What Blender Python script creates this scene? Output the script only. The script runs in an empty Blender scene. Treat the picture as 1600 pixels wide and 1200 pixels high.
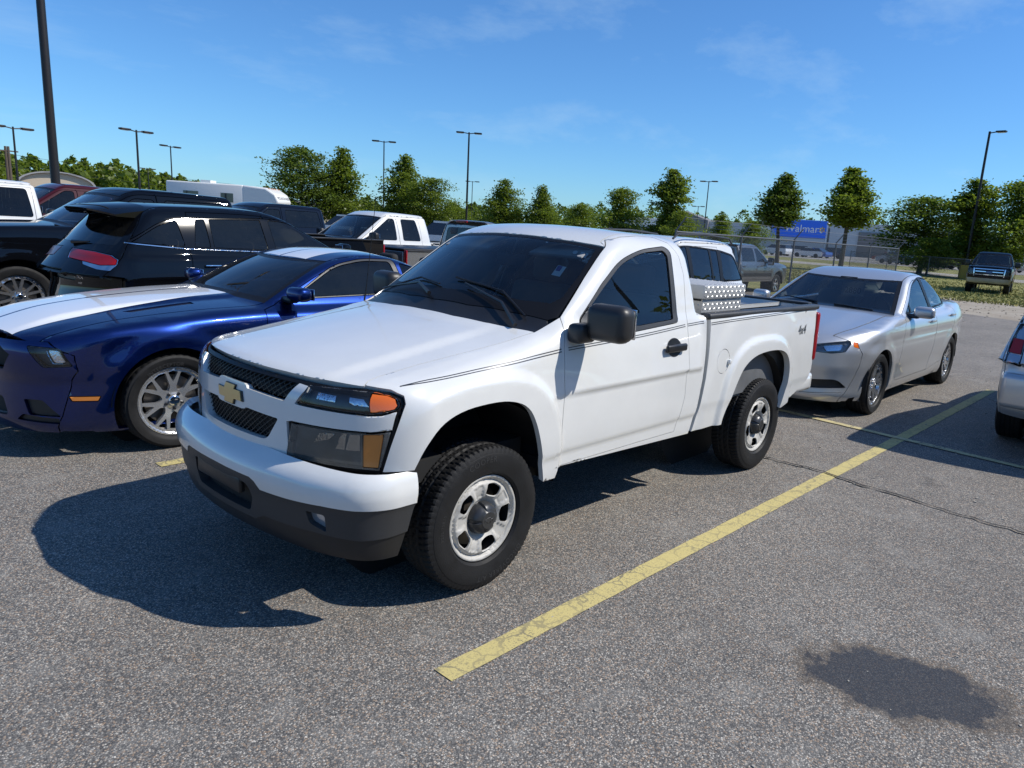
import bpy, bmesh, math, random
import numpy as np
from mathutils import Vector, Matrix, Euler
from mathutils.geometry import delaunay_2d_cdt
SC = bpy.context.scene
# ------------------------------------------------------------------ camera, sky, sun, exposure
cam = bpy.data.cameras.new('camera'); camo = bpy.data.objects.new('camera', cam); SC.collection.objects.link(camo)
cam.sensor_fit = 'HORIZONTAL'; cam.sensor_width = 36; cam.lens = 25.795
cam.shift_x = -.0563; cam.shift_y = .0089; cam.clip_start = .05; cam.clip_end = 5000
def cam_axes(yaw, pitch, roll):
    cy, sy, cp, sp = math.cos(yaw), math.sin(yaw), math.cos(pitch), math.sin(pitch)
    f = np.array([cp*cy, cp*sy, sp]); r = np.array([sy, -cy, 0.]); u = np.cross(r, f)
    c, s = math.cos(roll), math.sin(roll); return c*r+s*u, -s*r+c*u, f
_r, _u, _f = cam_axes(math.radians(-140.451), math.radians(-12.496), math.radians(3.814))
CAM = np.array([2.259, 3.154, 1.695])
camo.matrix_world = Matrix([[_r[i], _u[i], -_f[i], CAM[i]] for i in range(3)]+[[0, 0, 0, 1]])
SC.camera = camo
SUN_TO = Vector((-.59, .762, 1.0)).normalized()                     # direction towards the sun
SUN_EL = math.asin(SUN_TO.z); SUN_AZ = math.atan2(SUN_TO.x, SUN_TO.y)
world = bpy.data.worlds.new('World'); SC.world = world; world.use_nodes = True
_n = world.node_tree.nodes; _l = world.node_tree.links; _n.clear()
_sky = _n.new('ShaderNodeTexSky'); _sky.sky_type = 'NISHITA'; _sky.sun_disc = False
_sky.sun_elevation = SUN_EL; _sky.sun_rotation = SUN_AZ; _sky.altitude = 100; _sky.air_density = 1.0; _sky.dust_density = .2; _sky.ozone_density = 6.0
_bg = _n.new('ShaderNodeBackground'); _bg.inputs[1].default_value = .115
_wo = _n.new('ShaderNodeOutputWorld')
# thin high cirrus streaks, by direction only
_tc = _n.new('ShaderNodeTexCoord'); _mp = _n.new('ShaderNodeMapping'); _mp.inputs['Rotation'].default_value = (0, 0, math.radians(35)); _mp.inputs['Scale'].default_value = (1.2, 4.5, 9.0)
_nz = _n.new('ShaderNodeTexNoise'); _nz.inputs['Scale'].default_value = 1.6; _nz.inputs['Detail'].default_value = 7; _nz.inputs['Roughness'].default_value = .62
_cr = _n.new('ShaderNodeMapRange'); _cr.inputs[1].default_value = .52; _cr.inputs[2].default_value = .80; _cr.inputs[3].default_value = 0; _cr.inputs[4].default_value = .26
_mx = _n.new('ShaderNodeMix'); _mx.data_type = 'RGBA'; _mx.inputs[7].default_value = (8.6, 7.2, 6.4, 1)
_l.new(_tc.outputs['Generated'], _mp.inputs['Vector']); _l.new(_mp.outputs[0], _nz.inputs['Vector']); _l.new(_nz.outputs[0], _cr.inputs[0])
_l.new(_cr.outputs[0], _mx.inputs[0]); _l.new(_sky.outputs[0], _mx.inputs[6]); _tn = _n.new('ShaderNodeMix'); _tn.data_type = 'RGBA'; _tn.blend_type = 'MULTIPLY'; _tn.inputs[0].default_value = 1; _tn.inputs[7].default_value = (.60, .93, 1.20, 1)
_l.new(_mx.outputs[2], _tn.inputs[6]); _l.new(_tn.outputs[2], _bg.inputs[0]); _l.new(_bg.outputs[0], _wo.inputs[0])
sun = bpy.data.lights.new('sun', 'SUN'); suno = bpy.data.objects.new('sun', sun); SC.collection.objects.link(suno)
sun.energy = 4.5; sun.angle = math.radians(.53); sun.color = (1.0, .95, .87)
suno.rotation_euler = SUN_TO.to_track_quat('Z', 'Y').to_euler(); suno.location = (-60, 75, 100)
vs = SC.view_settings; vs.view_transform = 'Standard'; vs.look = 'None'; vs.exposure = .12; vs.gamma = 1; vs.use_curve_mapping = False
SC.cycles.max_bounces = 7; SC.cycles.transparent_max_bounces = 24; SC.cycles.caustics_reflective = False; SC.cycles.caustics_refractive = False
random.seed(7)
# ------------------------------------------------------------------ implicit bodies (numpy)
class Cv:
    """smooth monotone curve through points, constant slope outside"""
    def __init__(s, pts):
        pts = sorted(pts); s.x = np.array([p[0] for p in pts], float); s.y = np.array([p[1] for p in pts], float)
        h = np.diff(s.x); d = np.diff(s.y)/h; m = np.zeros_like(s.x)
        m[0] = d[0]; m[-1] = d[-1]
        for i in range(1, len(d)):
            if d[i-1]*d[i] > 0:
                w1 = 2*h[i]+h[i-1]; w2 = h[i]+2*h[i-1]; m[i] = (w1+w2)/(w1/d[i-1]+w2/d[i])
        s.m = m; s.h = h
    def __call__(s, q):
        q = np.asarray(q, float); i = np.clip(np.searchsorted(s.x, q)-1, 0, len(s.h)-1)
        h = s.h[i]; t = (q-s.x[i])/h; tc = np.clip(t, 0, 1)
        a, b, ma, mb = s.y[i], s.y[i+1], s.m[i]*h, s.m[i+1]*h
        v = (2*tc**3-3*tc**2+1)*a+(tc**3-2*tc**2+tc)*ma+(3*tc**2-2*tc**3)*b+(tc**3-tc**2)*mb
        return v+np.where(t < 0, t*ma, 0)+np.where(t > 1, (t-1)*mb, 0)

def smax(a, b, k):
    h = np.clip(.5+.5*(a-b)/k, 0, 1)
    return b+(a-b)*h+k*h*(1-h)
def smin(a, b, k): return -smax(-a, -b, k)
def sstep(a, b, x):
    t = np.clip((x-a)/(b-a), 0, 1); return t*t*(3-2*t)

def view_frame(view):
    """origin plane offset, ray direction and the two axes of a drawing view"""
    X, Y, Z = np.eye(3)
    if view == 'L': return X, Z, -Y
    if view == 'T': return X, Y, -Z
    if view == 'F': return Y, Z, -X
    if view == 'B': return Y, Z, X
    ang = math.radians(float(view[1:])); d = np.array([math.cos(ang), math.sin(ang), 0.])
    return np.array([-math.sin(ang), math.cos(ang), 0.]), Z, -d

def cast(F, uv, view, far=7.0, n=130, span=None):
    u, v, d = view_frame(view); uv = np.asarray(uv, float).reshape(-1, 2)
    o = uv[:, :1]*u+uv[:, 1:]*v
    lo, hi = span if span else (-far, far)
    t = np.full(len(o), lo, float); f = F(o+t[:, None]*d); tp = t.copy(); hit = np.zeros(len(o), bool)
    for i in range(n):
        st = np.clip(f*.75, .018, .9); tn = np.where(hit, t, t+st)
        fn = F(o+tn[:, None]*d); new = (~hit) & (fn <= 0)
        tp = np.where(hit, tp, t); t = tn; f = np.where(hit, f, fn); hit |= new
        if hit.all(): break
    a, b = tp, t
    for i in range(16):
        m = (a+b)/2; fm = F(o+m[:, None]*d); a = np.where(fm > 0, m, a); b = np.where(fm > 0, b, m)
    return o+b[:, None]*d, hit

def grad(F, P, e=.007):
    g = np.stack([F(P+e*ax)-F(P-e*ax) for ax in np.eye(3)], 1)
    return g/np.maximum(np.linalg.norm(g, axis=1, keepdims=True), 1e-9)

def to_view(P, view):
    u, v, d = view_frame(view); P = np.asarray(P); return np.stack([P@u, P@v], 1)

def dense(poly, h, closed=False):
    poly = [tuple(map(float, p)) for p in poly]
    if closed: poly = poly+[poly[0]]
    out = [poly[0]]
    for a, b in zip(poly, poly[1:]):
        k = max(1, int(math.ceil(math.hypot(b[0]-a[0], b[1]-a[1])/h)))
        out += [(a[0]+(b[0]-a[0])*i/k, a[1]+(b[1]-a[1])*i/k) for i in range(1, k+1)]
    return out[:-1] if closed else out

def rnd(poly, r, k=5, closed=True):
    """round the corners of a polygon; r a number or one per corner"""
    n = len(poly); out = []
    for i, p in enumerate(poly):
        rr = r[i] if isinstance(r, (list, tuple)) else r
        if rr <= 0 or (not closed and i in (0, n-1)): out.append(tuple(p)); continue
        a = np.array(poly[i-1], float); b = np.array(p, float); c = np.array(poly[(i+1) % n], float)
        la, lc = np.linalg.norm(a-b), np.linalg.norm(c-b); t = min(rr, .48*la, .48*lc)
        p0, p1 = b+(a-b)/la*t, b+(c-b)/lc*t
        for j in range(k+1):
            s = j/k; out.append(tuple((1-s)**2*p0+2*s*(1-s)*b+s*s*p1))
    return out

def inpoly(q, poly):
    q = np.asarray(q); x, y = q[:, 0], q[:, 1]; c = np.zeros(len(q), bool); n = len(poly)
    for i in range(n):
        x1, y1 = poly[i]; x2, y2 = poly[(i+1) % n]
        if y1 == y2: continue
        c ^= ((y1 > y) != (y2 > y)) & (x < (x2-x1)*(y-y1)/(y2-y1)+x1)
    return c

def ipl(pts, x):
    """plain linear interpolation of a polyline given as (x,value)"""
    pts = sorted(pts); return np.interp(x, [p[0] for p in pts], [p[1] for p in pts])
# ------------------------------------------------------------------ the white pickup's body volume
_hW = Cv([(.9,.80),(.45,.843),(.1,.850),(-.5,.853),(-1.8,.855),(-2.8,.855),(-3.7,.842)])
_hS = Cv([(.36,.06),(.43,.035),(.46,.020),(.51,.014),(.575,.010),(.605,.000),(.70,-.004),(.85,-.002),(.95,.004),(1.05,.016),(1.12,.032),(1.18,.052),(1.24,.075),(1.4,.14)])
_hSb = Cv([(.36,.06),(.43,.035),(.46,.022),(.53,.014),(.60,.008),(.66,.000),(.85,-.002),(1.0,.000),(1.12,.008),(1.20,.016),(1.4,.03)])
_hT = Cv([(.86,.97),(.80,1.01),(.74,1.040),(.56,1.072),(.146,1.142),(-.20,1.20),(-.42,1.240),(-.60,1.236),(-1.2,1.224),(-4.2,1.224)])
_hF = Cv([(.50,.79),(.74,.792),(.90,.786),(.97,.776),(1.03,.752),(1.10,.70)])
def hero_L(P):
    x, y, z = P[:, 0], np.abs(P[:, 1]), P[:, 2]
    bed = sstep(-1.78, -1.90, x)
    w = _hW(x)-(_hS(z)*(1-bed)+_hSb(z)*bed)
    q1 = ((np.abs(x-.045)/.425)**3.0+(np.abs(np.maximum(z, .4)-.40)/.515)**3.0)**(1/3.0)
    q2 = ((np.abs(x+2.67)/.485)**2.8+(np.abs(np.maximum(z, .4)-.40)/.525)**2.8)**(1/2.8)
    w = w+.030*sstep(1.30, 1.17, q1)+.026*sstep(1.26, 1.15, q2)+.010*sstep(1.72, 1.50, q2)*sstep(-3.6, -3.0, x)
    side = y-w
    dome = .020*sstep(.56, .47, y)*sstep(.80, .45, x)*sstep(-.5, .0, x)
    hoodw = sstep(-.62, -.40, x)
    top = (z-(_hT(x)-hoodw*(.045*(y/.70)**2+.10*np.maximum(y-.70, 0))+dome*.6))*.97
    front = x-(_hF(z)-.30*y**2-.30*y**6)
    f = smax(side, top, .07*hoodw+.045*(1-hoodw)); f = smax(f, front, .075)
    f = smax(f, -(x+3.70)-.0*y, .03)
    return np.maximum(f, .36-z)
def hero_G(P):
    x, y, z = P[:, 0], np.abs(P[:, 1]), P[:, 2]; h = z-1.2
    side = (y-(.800-.285*h-.12*h*h-.035*sstep(-1.0, -.35, x)))*.96
    ws = (x-(-.215-1.535*h-.43*y*y))*.55
    bk = -(x-(-1.865+.05*y*y+.06*np.maximum(h-.2, 0)))
    rf = z-(_hR(x)-.075*y*y)
    f = smax(side, ws, .05); f = smax(f, rf, .11); return smax(smax(f, bk, .07), .9-z, .01)
_hR = Cv([(-.6,1.64),(-.85,1.683),(-1.05,1.708),(-1.3,1.722),(-1.6,1.716),(-1.9,1.690)])
def hero_F(P): return smin(hero_L(P), hero_G(P), .035)
_bF = Cv([(.24,.76),(.30,.81),(.36,.835),(.45,.848),(.53,.858),(.56,.866),(.60,.872),(.64,.866),(.67,.848),(.69,.825),(.712,.790),(.76,.70)])
_bS = Cv([(.24,.06),(.30,.035),(.40,.020),(.53,.010),(.55,.004),(.60,.000),(.64,.006),(.67,.016),(.69,.028),(.712,.05),(.76,.10)])
def bump_F(P):
    x, y, z = P[:, 0], np.abs(P[:, 1]), P[:, 2]
    front = x-(_bF(z)-.20*y**2-.22*y**6)
    return np.maximum(smax(y-(.872-_bS(z)), front, .10), np.maximum(.22-z, z-.76))
# ------------------------------------------------------------------ materials
MATS = {}
def nodes(m): return m.node_tree.nodes, m.node_tree.links
def mat(name, col, rough=.5, metal=0., coat=0., spec=.5, var=0., vscale=6., bump=0., bscale=60., emit=None, sheen=0., coatr=.03):
    if name in MATS: return MATS[name]
    m = bpy.data.materials.new(name); m.use_nodes = True; n, l = nodes(m); b = n['Principled BSDF']
    c = (*col, 1) if len(col) == 3 else col
    b.inputs['Base Color'].default_value = c; b.inputs['Roughness'].default_value = rough; b.inputs['Metallic'].default_value = metal
    b.inputs['Coat Weight'].default_value = coat; b.inputs['Coat Roughness'].default_value = coatr; b.inputs['Specular IOR Level'].default_value = spec
    if var or bump:
        tc = n.new('ShaderNodeTexCoord')
    if var:
        nz = n.new('ShaderNodeTexNoise'); nz.inputs['Scale'].default_value = vscale; nz.inputs['Detail'].default_value = 6; nz.inputs['Roughness'].default_value = .65
        mr = n.new('ShaderNodeMapRange'); mr.inputs[1].default_value = .3; mr.inputs[2].default_value = .7; mr.inputs[3].default_value = 1-var; mr.inputs[4].default_value = 1+var*.6
        mm = n.new('ShaderNodeMix'); mm.data_type = 'RGBA'; mm.blend_type = 'MULTIPLY'; mm.inputs[0].default_value = 1; mm.inputs[6].default_value = c
        l.new(tc.outputs['Object'], nz.inputs['Vector']); l.new(nz.outputs[0], mr.inputs[0]); l.new(mr.outputs[0], mm.inputs[7]); l.new(mm.outputs[2], b.inputs['Base Color'])
        r2 = n.new('ShaderNodeMapRange'); r2.inputs[1].default_value = .3; r2.inputs[2].default_value = .7; r2.inputs[3].default_value = max(.0, rough-var*.4); r2.inputs[4].default_value = min(1, rough+var*.5)
        l.new(nz.outputs[0], r2.inputs[0]); l.new(r2.outputs[0], b.inputs['Roughness'])
    if bump:
        n2 = n.new('ShaderNodeTexNoise'); n2.inputs['Scale'].default_value = bscale; n2.inputs['Detail'].default_value = 3
        bp = n.new('ShaderNodeBump'); bp.inputs['Strength'].default_value = bump; bp.inputs['Distance'].default_value = .01
        l.new(tc.outputs['Object'], n2.inputs['Vector']); l.new(n2.outputs[0], bp.inputs['Height']); l.new(bp.outputs[0], b.inputs['Normal'])
    if emit: b.inputs['Emission Color'].default_value = c; b.inputs['Emission Strength'].default_value = emit
    MATS[name] = m; return m
def glass(name, tint, refl=(1, 1, 1), ior=1.5, dust=.0):
    """thin window pane: tinted see-through with a Fresnel reflection and a trace of dust"""
    if name in MATS: return MATS[name]
    m = bpy.data.materials.new(name); m.use_nodes = True; n, l = nodes(m); n.remove(n['Principled BSDF'])
    tr = n.new('ShaderNodeBsdfTransparent'); tr.inputs[0].default_value = (*tint, 1)
    gl = n.new('ShaderNodeBsdfGlossy'); gl.inputs['Roughness'].default_value = .0; gl.inputs[0].default_value = (*refl, 1)
    fr = n.new('ShaderNodeFresnel'); fr.inputs[0].default_value = ior
    mx = n.new('ShaderNodeMixShader'); l.new(fr.outputs[0], mx.inputs[0]); l.new(tr.outputs[0], mx.inputs[1]); l.new(gl.outputs[0], mx.inputs[2])
    out = n['Material Output']
    if dust:
        df = n.new('ShaderNodeBsdfDiffuse'); df.inputs[0].default_value = (.55, .55, .52, 1)
        nz = n.new('ShaderNodeTexNoise'); nz.inputs['Scale'].default_value = 3; nz.inputs['Detail'].default_value = 8; nz.inputs['Roughness'].default_value = .8
        mr = n.new('ShaderNodeMapRange'); mr.inputs[1].default_value = .35; mr.inputs[2].default_value = .75; mr.inputs[3].default_value = dust*.3; mr.inputs[4].default_value = dust*1.6
        tc = n.new('ShaderNodeTexCoord'); l.new(tc.outputs['Object'], nz.inputs['Vector']); l.new(nz.outputs[0], mr.inputs[0])
        m2 = n.new('ShaderNodeMixShader'); l.new(mr.outputs[0], m2.inputs[0]); l.new(mx.outputs[0], m2.inputs[1]); l.new(df.outputs[0], m2.inputs[2]); mx = m2
    l.new(mx.outputs[0], out.inputs['Surface']); MATS[name] = m; return m
def flake(name, col, metal=.75, rough=.28, coat=1.):
    """metallic car paint with fine flake sparkle under a clear coat"""
    if name in MATS: return MATS[name]
    m = mat(name, col, rough, metal, coat, coatr=.02); n, l = nodes(m); b = n['Principled BSDF']
    tc = n.new('ShaderNodeTexCoord'); v = n.new('ShaderNodeTexVoronoi'); v.inputs['Scale'].default_value = 900
    mr = n.new('ShaderNodeMapRange'); mr.inputs[3].default_value = rough-.08; mr.inputs[4].default_value = rough+.14
    l.new(tc.outputs['Object'], v.inputs['Vector']); l.new(v.outputs['Color'], mr.inputs[0]); l.new(mr.outputs[0], b.inputs['Roughness']); return m
# ------------------------------------------------------------------ objects
def tag(o, label=None, cat=None, group=None, kind=None):
    if label: o['label'] = label
    if cat: o['category'] = cat
    if group: o['group'] = group
    if kind: o['kind'] = kind
    return o
def link(o, parent=None):
    SC.collection.objects.link(o)
    if parent is not None: o.parent = parent
    return o
def thing(name, label, cat, loc=(0, 0, 0), rz=0., group=None):
    o = bpy.data.objects.new(name, None); o.empty_display_size = .2; o.location = loc; o.rotation_euler = (0, 0, rz); link(o)
    return tag(o, label, cat, group)
def mesh_obj(name, V, Fc, m, parent=None, smooth=True, mats=None, fm=None, normals=None, loc=None):
    me = bpy.data.meshes.new(name); me.from_pydata([tuple(map(float, v)) for v in V], [], [tuple(map(int, f)) for f in Fc])
    for x in (mats or [m]): me.materials.append(x)
    if fm is not None: me.polygons.foreach_set('material_index', np.asarray(fm, np.int32))
    if smooth is True: me.polygons.foreach_set('use_smooth', np.ones(len(me.polygons), bool))
    elif smooth: me.polygons.foreach_set('use_smooth', np.ones(len(me.polygons), bool)); me.set_sharp_from_angle(angle=math.radians(smooth))
    me.update()
    if normals is not None: me.normals_split_custom_set([tuple(x) for x in normals])
    o = bpy.data.objects.new(name, me)
    if loc is not None: o.location = loc
    return link(o, parent)
def again(o, parent, loc=None, rot=None):
    c = o.copy(); link(c); c.parent = parent
    if loc is not None: c.location = loc
    if rot is not None: c.rotation_euler = rot
    for ch in o.children:
        again(ch, c)
    return c
class MB:
    """collects simple solids into one mesh"""
    def __init__(s): s.V = []; s.F = []
    def add(s, V, F):
        k = len(s.V); s.V += [tuple(v) for v in V]; s.F += [tuple(i+k for i in f) for f in F]; return s
    def box(s, a, b, rz=0, c=None):
        (x0, y0, z0), (x1, y1, z1) = a, b
        V = [(x0, y0, z0), (x1, y0, z0), (x1, y1, z0), (x0, y1, z0), (x0, y0, z1), (x1, y0, z1), (x1, y1, z1), (x0, y1, z1)]
        if rz:
            cx, cy = c or ((x0+x1)/2, (y0+y1)/2); co, si = math.cos(rz), math.sin(rz)
            V = [(cx+(x-cx)*co-(y-cy)*si, cy+(x-cx)*si+(y-cy)*co, z) for x, y, z in V]
        return s.add(V, [(0, 3, 2, 1), (4, 5, 6, 7), (0, 1, 5, 4), (1, 2, 6, 5), (2, 3, 7, 6), (3, 0, 4, 7)])
    def tube(s, pts, r, n=8, caps=True):
        pts = [Vector(p) for p in pts]; rs = r if isinstance(r, (list, tuple)) else [r]*len(pts); k = len(s.V); prev = None
        for i, p in enumerate(pts):
            d = (pts[min(i+1, len(pts)-1)]-pts[max(i-1, 0)]).normalized()
            if prev is None: a = d.orthogonal().normalized()
            else: a = (prev-d*prev.dot(d)).normalized()
            prev = a; b = d.cross(a)
            for j in range(n):
                t = 2*math.pi*j/n; q = p+(a*math.cos(t)+b*math.sin(t))*rs[i]; s.V.append(tuple(q))
        for i in range(len(pts)-1):
            for j in range(n):
                a0 = k+i*n+j; a1 = k+i*n+(j+1) % n; s.F.append((a0, a1, a1+n, a0+n))
        if caps: s.F.append(tuple(k+j for j in range(n-1, -1, -1))); s.F.append(tuple(k+(len(pts)-1)*n+j for j in range(n)))
        return s
    def lathe(s, prof, n=32, axis='z', c=(0, 0, 0), a0=0., a1=None, close=False):
        """profile of (radius, height) spun about an axis through c"""
        full = a1 is None; m = n if full else n+1; k = len(s.V)
        for i in range(m):
            t = 2*math.pi*i/n if full else a0+(a1-a0)*i/n; co, si = math.cos(t), math.sin(t)
            for rr, h in prof:
                p = (rr*co, rr*si, h) if axis == 'z' else (rr*co, h, rr*si) if axis == 'y' else (h, rr*co, rr*si)
                s.V.append((p[0]+c[0], p[1]+c[1], p[2]+c[2]))
        q = len(prof); flip = axis == 'y'
        for i in range(n if full else n):
            i2 = (i+1) % m
            for j in range(q if close else q-1):
                j2 = (j+1) % q
                f = (k+i*q+j, k+i2*q+j, k+i2*q+j2, k+i*q+j2); s.F.append(f[::-1] if flip else f)
        return s
    def prism(s, poly, z0, z1, axis='z', off=(0, 0, 0)):
        n = len(poly); V = []
        for z in (z0, z1):
            for a, b in poly:
                V.append({'z': (a, b, z), 'y': (a, z, b), 'x': (z, a, b)}[axis])
        V = [(v[0]+off[0], v[1]+off[1], v[2]+off[2]) for v in V]
        F = [tuple(range(n))[::-1], tuple(range(n, 2*n))]+[(i, (i+1) % n, (i+1) % n+n, i+n) for i in range(n)]
        if axis == 'y': F = [f[::-1] for f in F]
        area = sum(poly[i][0]*poly[(i+1) % n][1]-poly[(i+1) % n][0]*poly[i][1] for i in range(n))
        if area < 0: F = [f[::-1] for f in F]
        return s.add(V, F)
    def rbox(s, c, size, r=.02, seg=3, rz=0., tilt=None):
        """box with rounded edges, centre c"""
        bm = bmesh.new(); bmesh.ops.create_cube(bm, size=1)
        for v in bm.verts: v.co = Vector((v.co.x*size[0], v.co.y*size[1], v.co.z*size[2]))
        bmesh.ops.bevel(bm, geom=bm.edges[:], offset=min(r, min(size)*.49), segments=seg, profile=.5, affect='EDGES', clamp_overlap=True)
        M = Matrix.Translation(c) @ (tilt.to_matrix().to_4x4() if tilt is not None else Matrix.Rotation(rz, 4, 'Z'))
        bm.verts.index_update(); V = [tuple(M @ v.co) for v in bm.verts]; F = [tuple(v.index for v in f.verts) for f in bm.faces]; bm.free(); return s.add(V, F)
    def build(s, name, m, parent=None, smooth=40, loc=None): return mesh_obj(name, s.V, s.F, m, parent, smooth, loc=loc)
# ------------------------------------------------------------------ panels cut from an implicit body
class Geo: pass
_vf = view_frame
def view_frame(view):
    """besides L T F B: 'Daz' or 'Daz,el' looks at the body from that azimuth and elevation"""
    if view[0] != 'D' or ',' not in view: return _vf(view)
    az, el = (math.radians(float(q)) for q in view[1:].split(','))
    d = np.array([math.cos(az)*math.cos(el), math.sin(az)*math.cos(el), math.sin(el)]); u = np.array([-math.sin(az), math.cos(az), 0.])
    return u, np.cross(d, u), -d
def lift(F, view, pts, **k): return cast(F, pts, view, **k)[0]
def partition(F, view, regions, h=.03, gap=.004, span=None, fine=None, eps=.007):
    """cut the body surface, seen from one side, into regions [(key, polygon), ...]; the first polygon that holds a face wins"""
    idx = {}; pts = []; seg = []
    def vid(p):
        k = (round(p[0]*4000), round(p[1]*4000))
        if k not in idx: idx[k] = len(pts); pts.append((float(p[0]), float(p[1])))
        return idx[k]
    hh = fine or h
    for key, poly in regions:
        d = dense(poly, hh, True); ids = [vid(p) for p in d]
        for a, b in zip(ids, ids[1:]+ids[:1]):
            if a != b: seg.append((a, b))
    B = np.array(pts); lo, hi = B.min(0), B.max(0); g = []
    cell = {}; ring = []
    for a, b in set(tuple(sorted(q)) for q in seg):                  # a close second row beside every cut keeps the turn of the surface crisp
        pa, pb = B[a], B[b]; e = pb-pa; L = max(np.linalg.norm(e), 1e-9); n = np.array([-e[1], e[0]])/L
        if L > .3*hh: ring += [tuple((pa+pb)/2+n*.32*hh), tuple((pa+pb)/2-n*.32*hh)]
    rc = {}; r2 = []
    for p in pts: rc.setdefault((int(p[0]//h), int(p[1]//h)), []).append(p)
    for q in ring:
        ci, cj = int(q[0]//h), int(q[1]//h)
        if all((q[0]-p[0])**2+(q[1]-p[1])**2 > (.26*hh)**2 for a in (-1, 0, 1) for b in (-1, 0, 1) for p in rc.get((ci+a, cj+b), ())): r2.append(q); rc.setdefault((ci, cj), []).append(q)
    for q in r2: cell.setdefault((int(q[0]//h), int(q[1]//h)), []).append(q)
    for p in pts: cell.setdefault((int(p[0]//h), int(p[1]//h)), []).append(p)
    for j in range(int((hi[1]-lo[1])/(h*.87))+1):
        for i in range(int((hi[0]-lo[0])/h)+1):
            q = (lo[0]+(i+.5*(j & 1))*h, lo[1]+j*h*.87); ci, cj = int(q[0]//h), int(q[1]//h)
            if all((q[0]-p[0])**2+(q[1]-p[1])**2 > (.5*h)**2 for a in (-1, 0, 1) for b in (-1, 0, 1) for p in cell.get((ci+a, cj+b), ())): g.append(q)
    g = np.array(g+r2).reshape(-1, 2)
    if len(g):
        keep = np.zeros(len(g), bool)
        for key, poly in regions:
            if key is not None: keep |= inpoly(g, poly)
        g = g[keep]
    co = [Vector(p) for p in pts]+[Vector(p) for p in g.tolist()]
    r = delaunay_2d_cdt(co, seg, [], 0, 1e-6); V = np.array([(v.x, v.y) for v in r[0]]); T = np.array([f for f in r[2] if len(f) == 3])
    cen = V[T].mean(1); lab = np.full(len(T), -1); free = np.ones(len(T), bool); keys = []
    for key, poly in regions:
        m = free & inpoly(cen, poly); free &= ~m
        if key is not None:
            if key not in keys: keys.append(key)
            lab[m] = keys.index(key)
    out = {}
    for ki, key in enumerate(keys):
        t = T[lab == ki]
        if not len(t): continue
        used, inv = np.unique(t, return_inverse=True); t = inv.reshape(-1, 3); uv = V[used].copy()
        a = uv[t]; ar = (a[:, 1, 0]-a[:, 0, 0])*(a[:, 2, 1]-a[:, 0, 1])-(a[:, 2, 0]-a[:, 0, 0])*(a[:, 1, 1]-a[:, 0, 1]); t[ar < 0] = t[ar < 0][:, ::-1]
        ed = {}
        for tri in t.tolist():
            for i in range(3): ed[(tri[i], tri[(i+1) % 3])] = 1
        bd = [(i, j) for (i, j) in ed if (j, i) not in ed]
        if gap and bd:
            sh = np.zeros_like(uv); ct = np.zeros(len(uv))
            for i, j in bd:
                e = uv[j]-uv[i]; n = np.array([-e[1], e[0]])/max(np.linalg.norm(e), 1e-9)
                for q in (i, j): sh[q] += n; ct[q] += 1
            L = np.linalg.norm(sh, axis=1); ok = L > 1e-6; sh[ok] = sh[ok]/L[ok][:, None]*np.minimum(1/np.maximum(L[ok]/np.maximum(ct[ok], 1), .5), 2)[:, None]
            uv += sh*gap/2
        P, hit = cast(F, uv, view, span=span); N = grad(F, P, eps)
        gg = Geo(); gg.P, gg.N, gg.bd = P, N, bd; nf = view_frame(view)[2]
        b = P[t]; gn = np.cross(b[:, 1]-b[:, 0], b[:, 2]-b[:, 0]); fl = (gn*N[t].mean(1)).sum(1) < 0
        gg.T = t.copy(); gg.T[fl] = gg.T[fl][:, ::-1]; gg.flip = bool(fl.mean() > .5); bad = ~hit[t].all(1) | crumbs(t); gg.T = gg.T[~bad]; live = np.zeros(len(P), bool); live[gg.T.ravel()] = True; gg.bd = [(i, j) for i, j in bd if hit[i] and hit[j] and live[i] and live[j]]
        out[key] = gg
    return out
def crumbs(t):
    """marks the faces of slivers cut off from the main piece"""
    p = list(range(t.max()+1))
    def f(i):
        while p[i] != i: p[i] = p[p[i]]; i = p[i]
        return i
    for a, b, c in t.tolist(): p[f(a)] = f(b); p[f(b)] = f(c)
    r = np.array([f(i) for i in t[:, 0].tolist()]); u, n = np.unique(r, return_counts=True); small = u[(n < 14) & (n < n.max())]; return np.isin(r, small)
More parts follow.
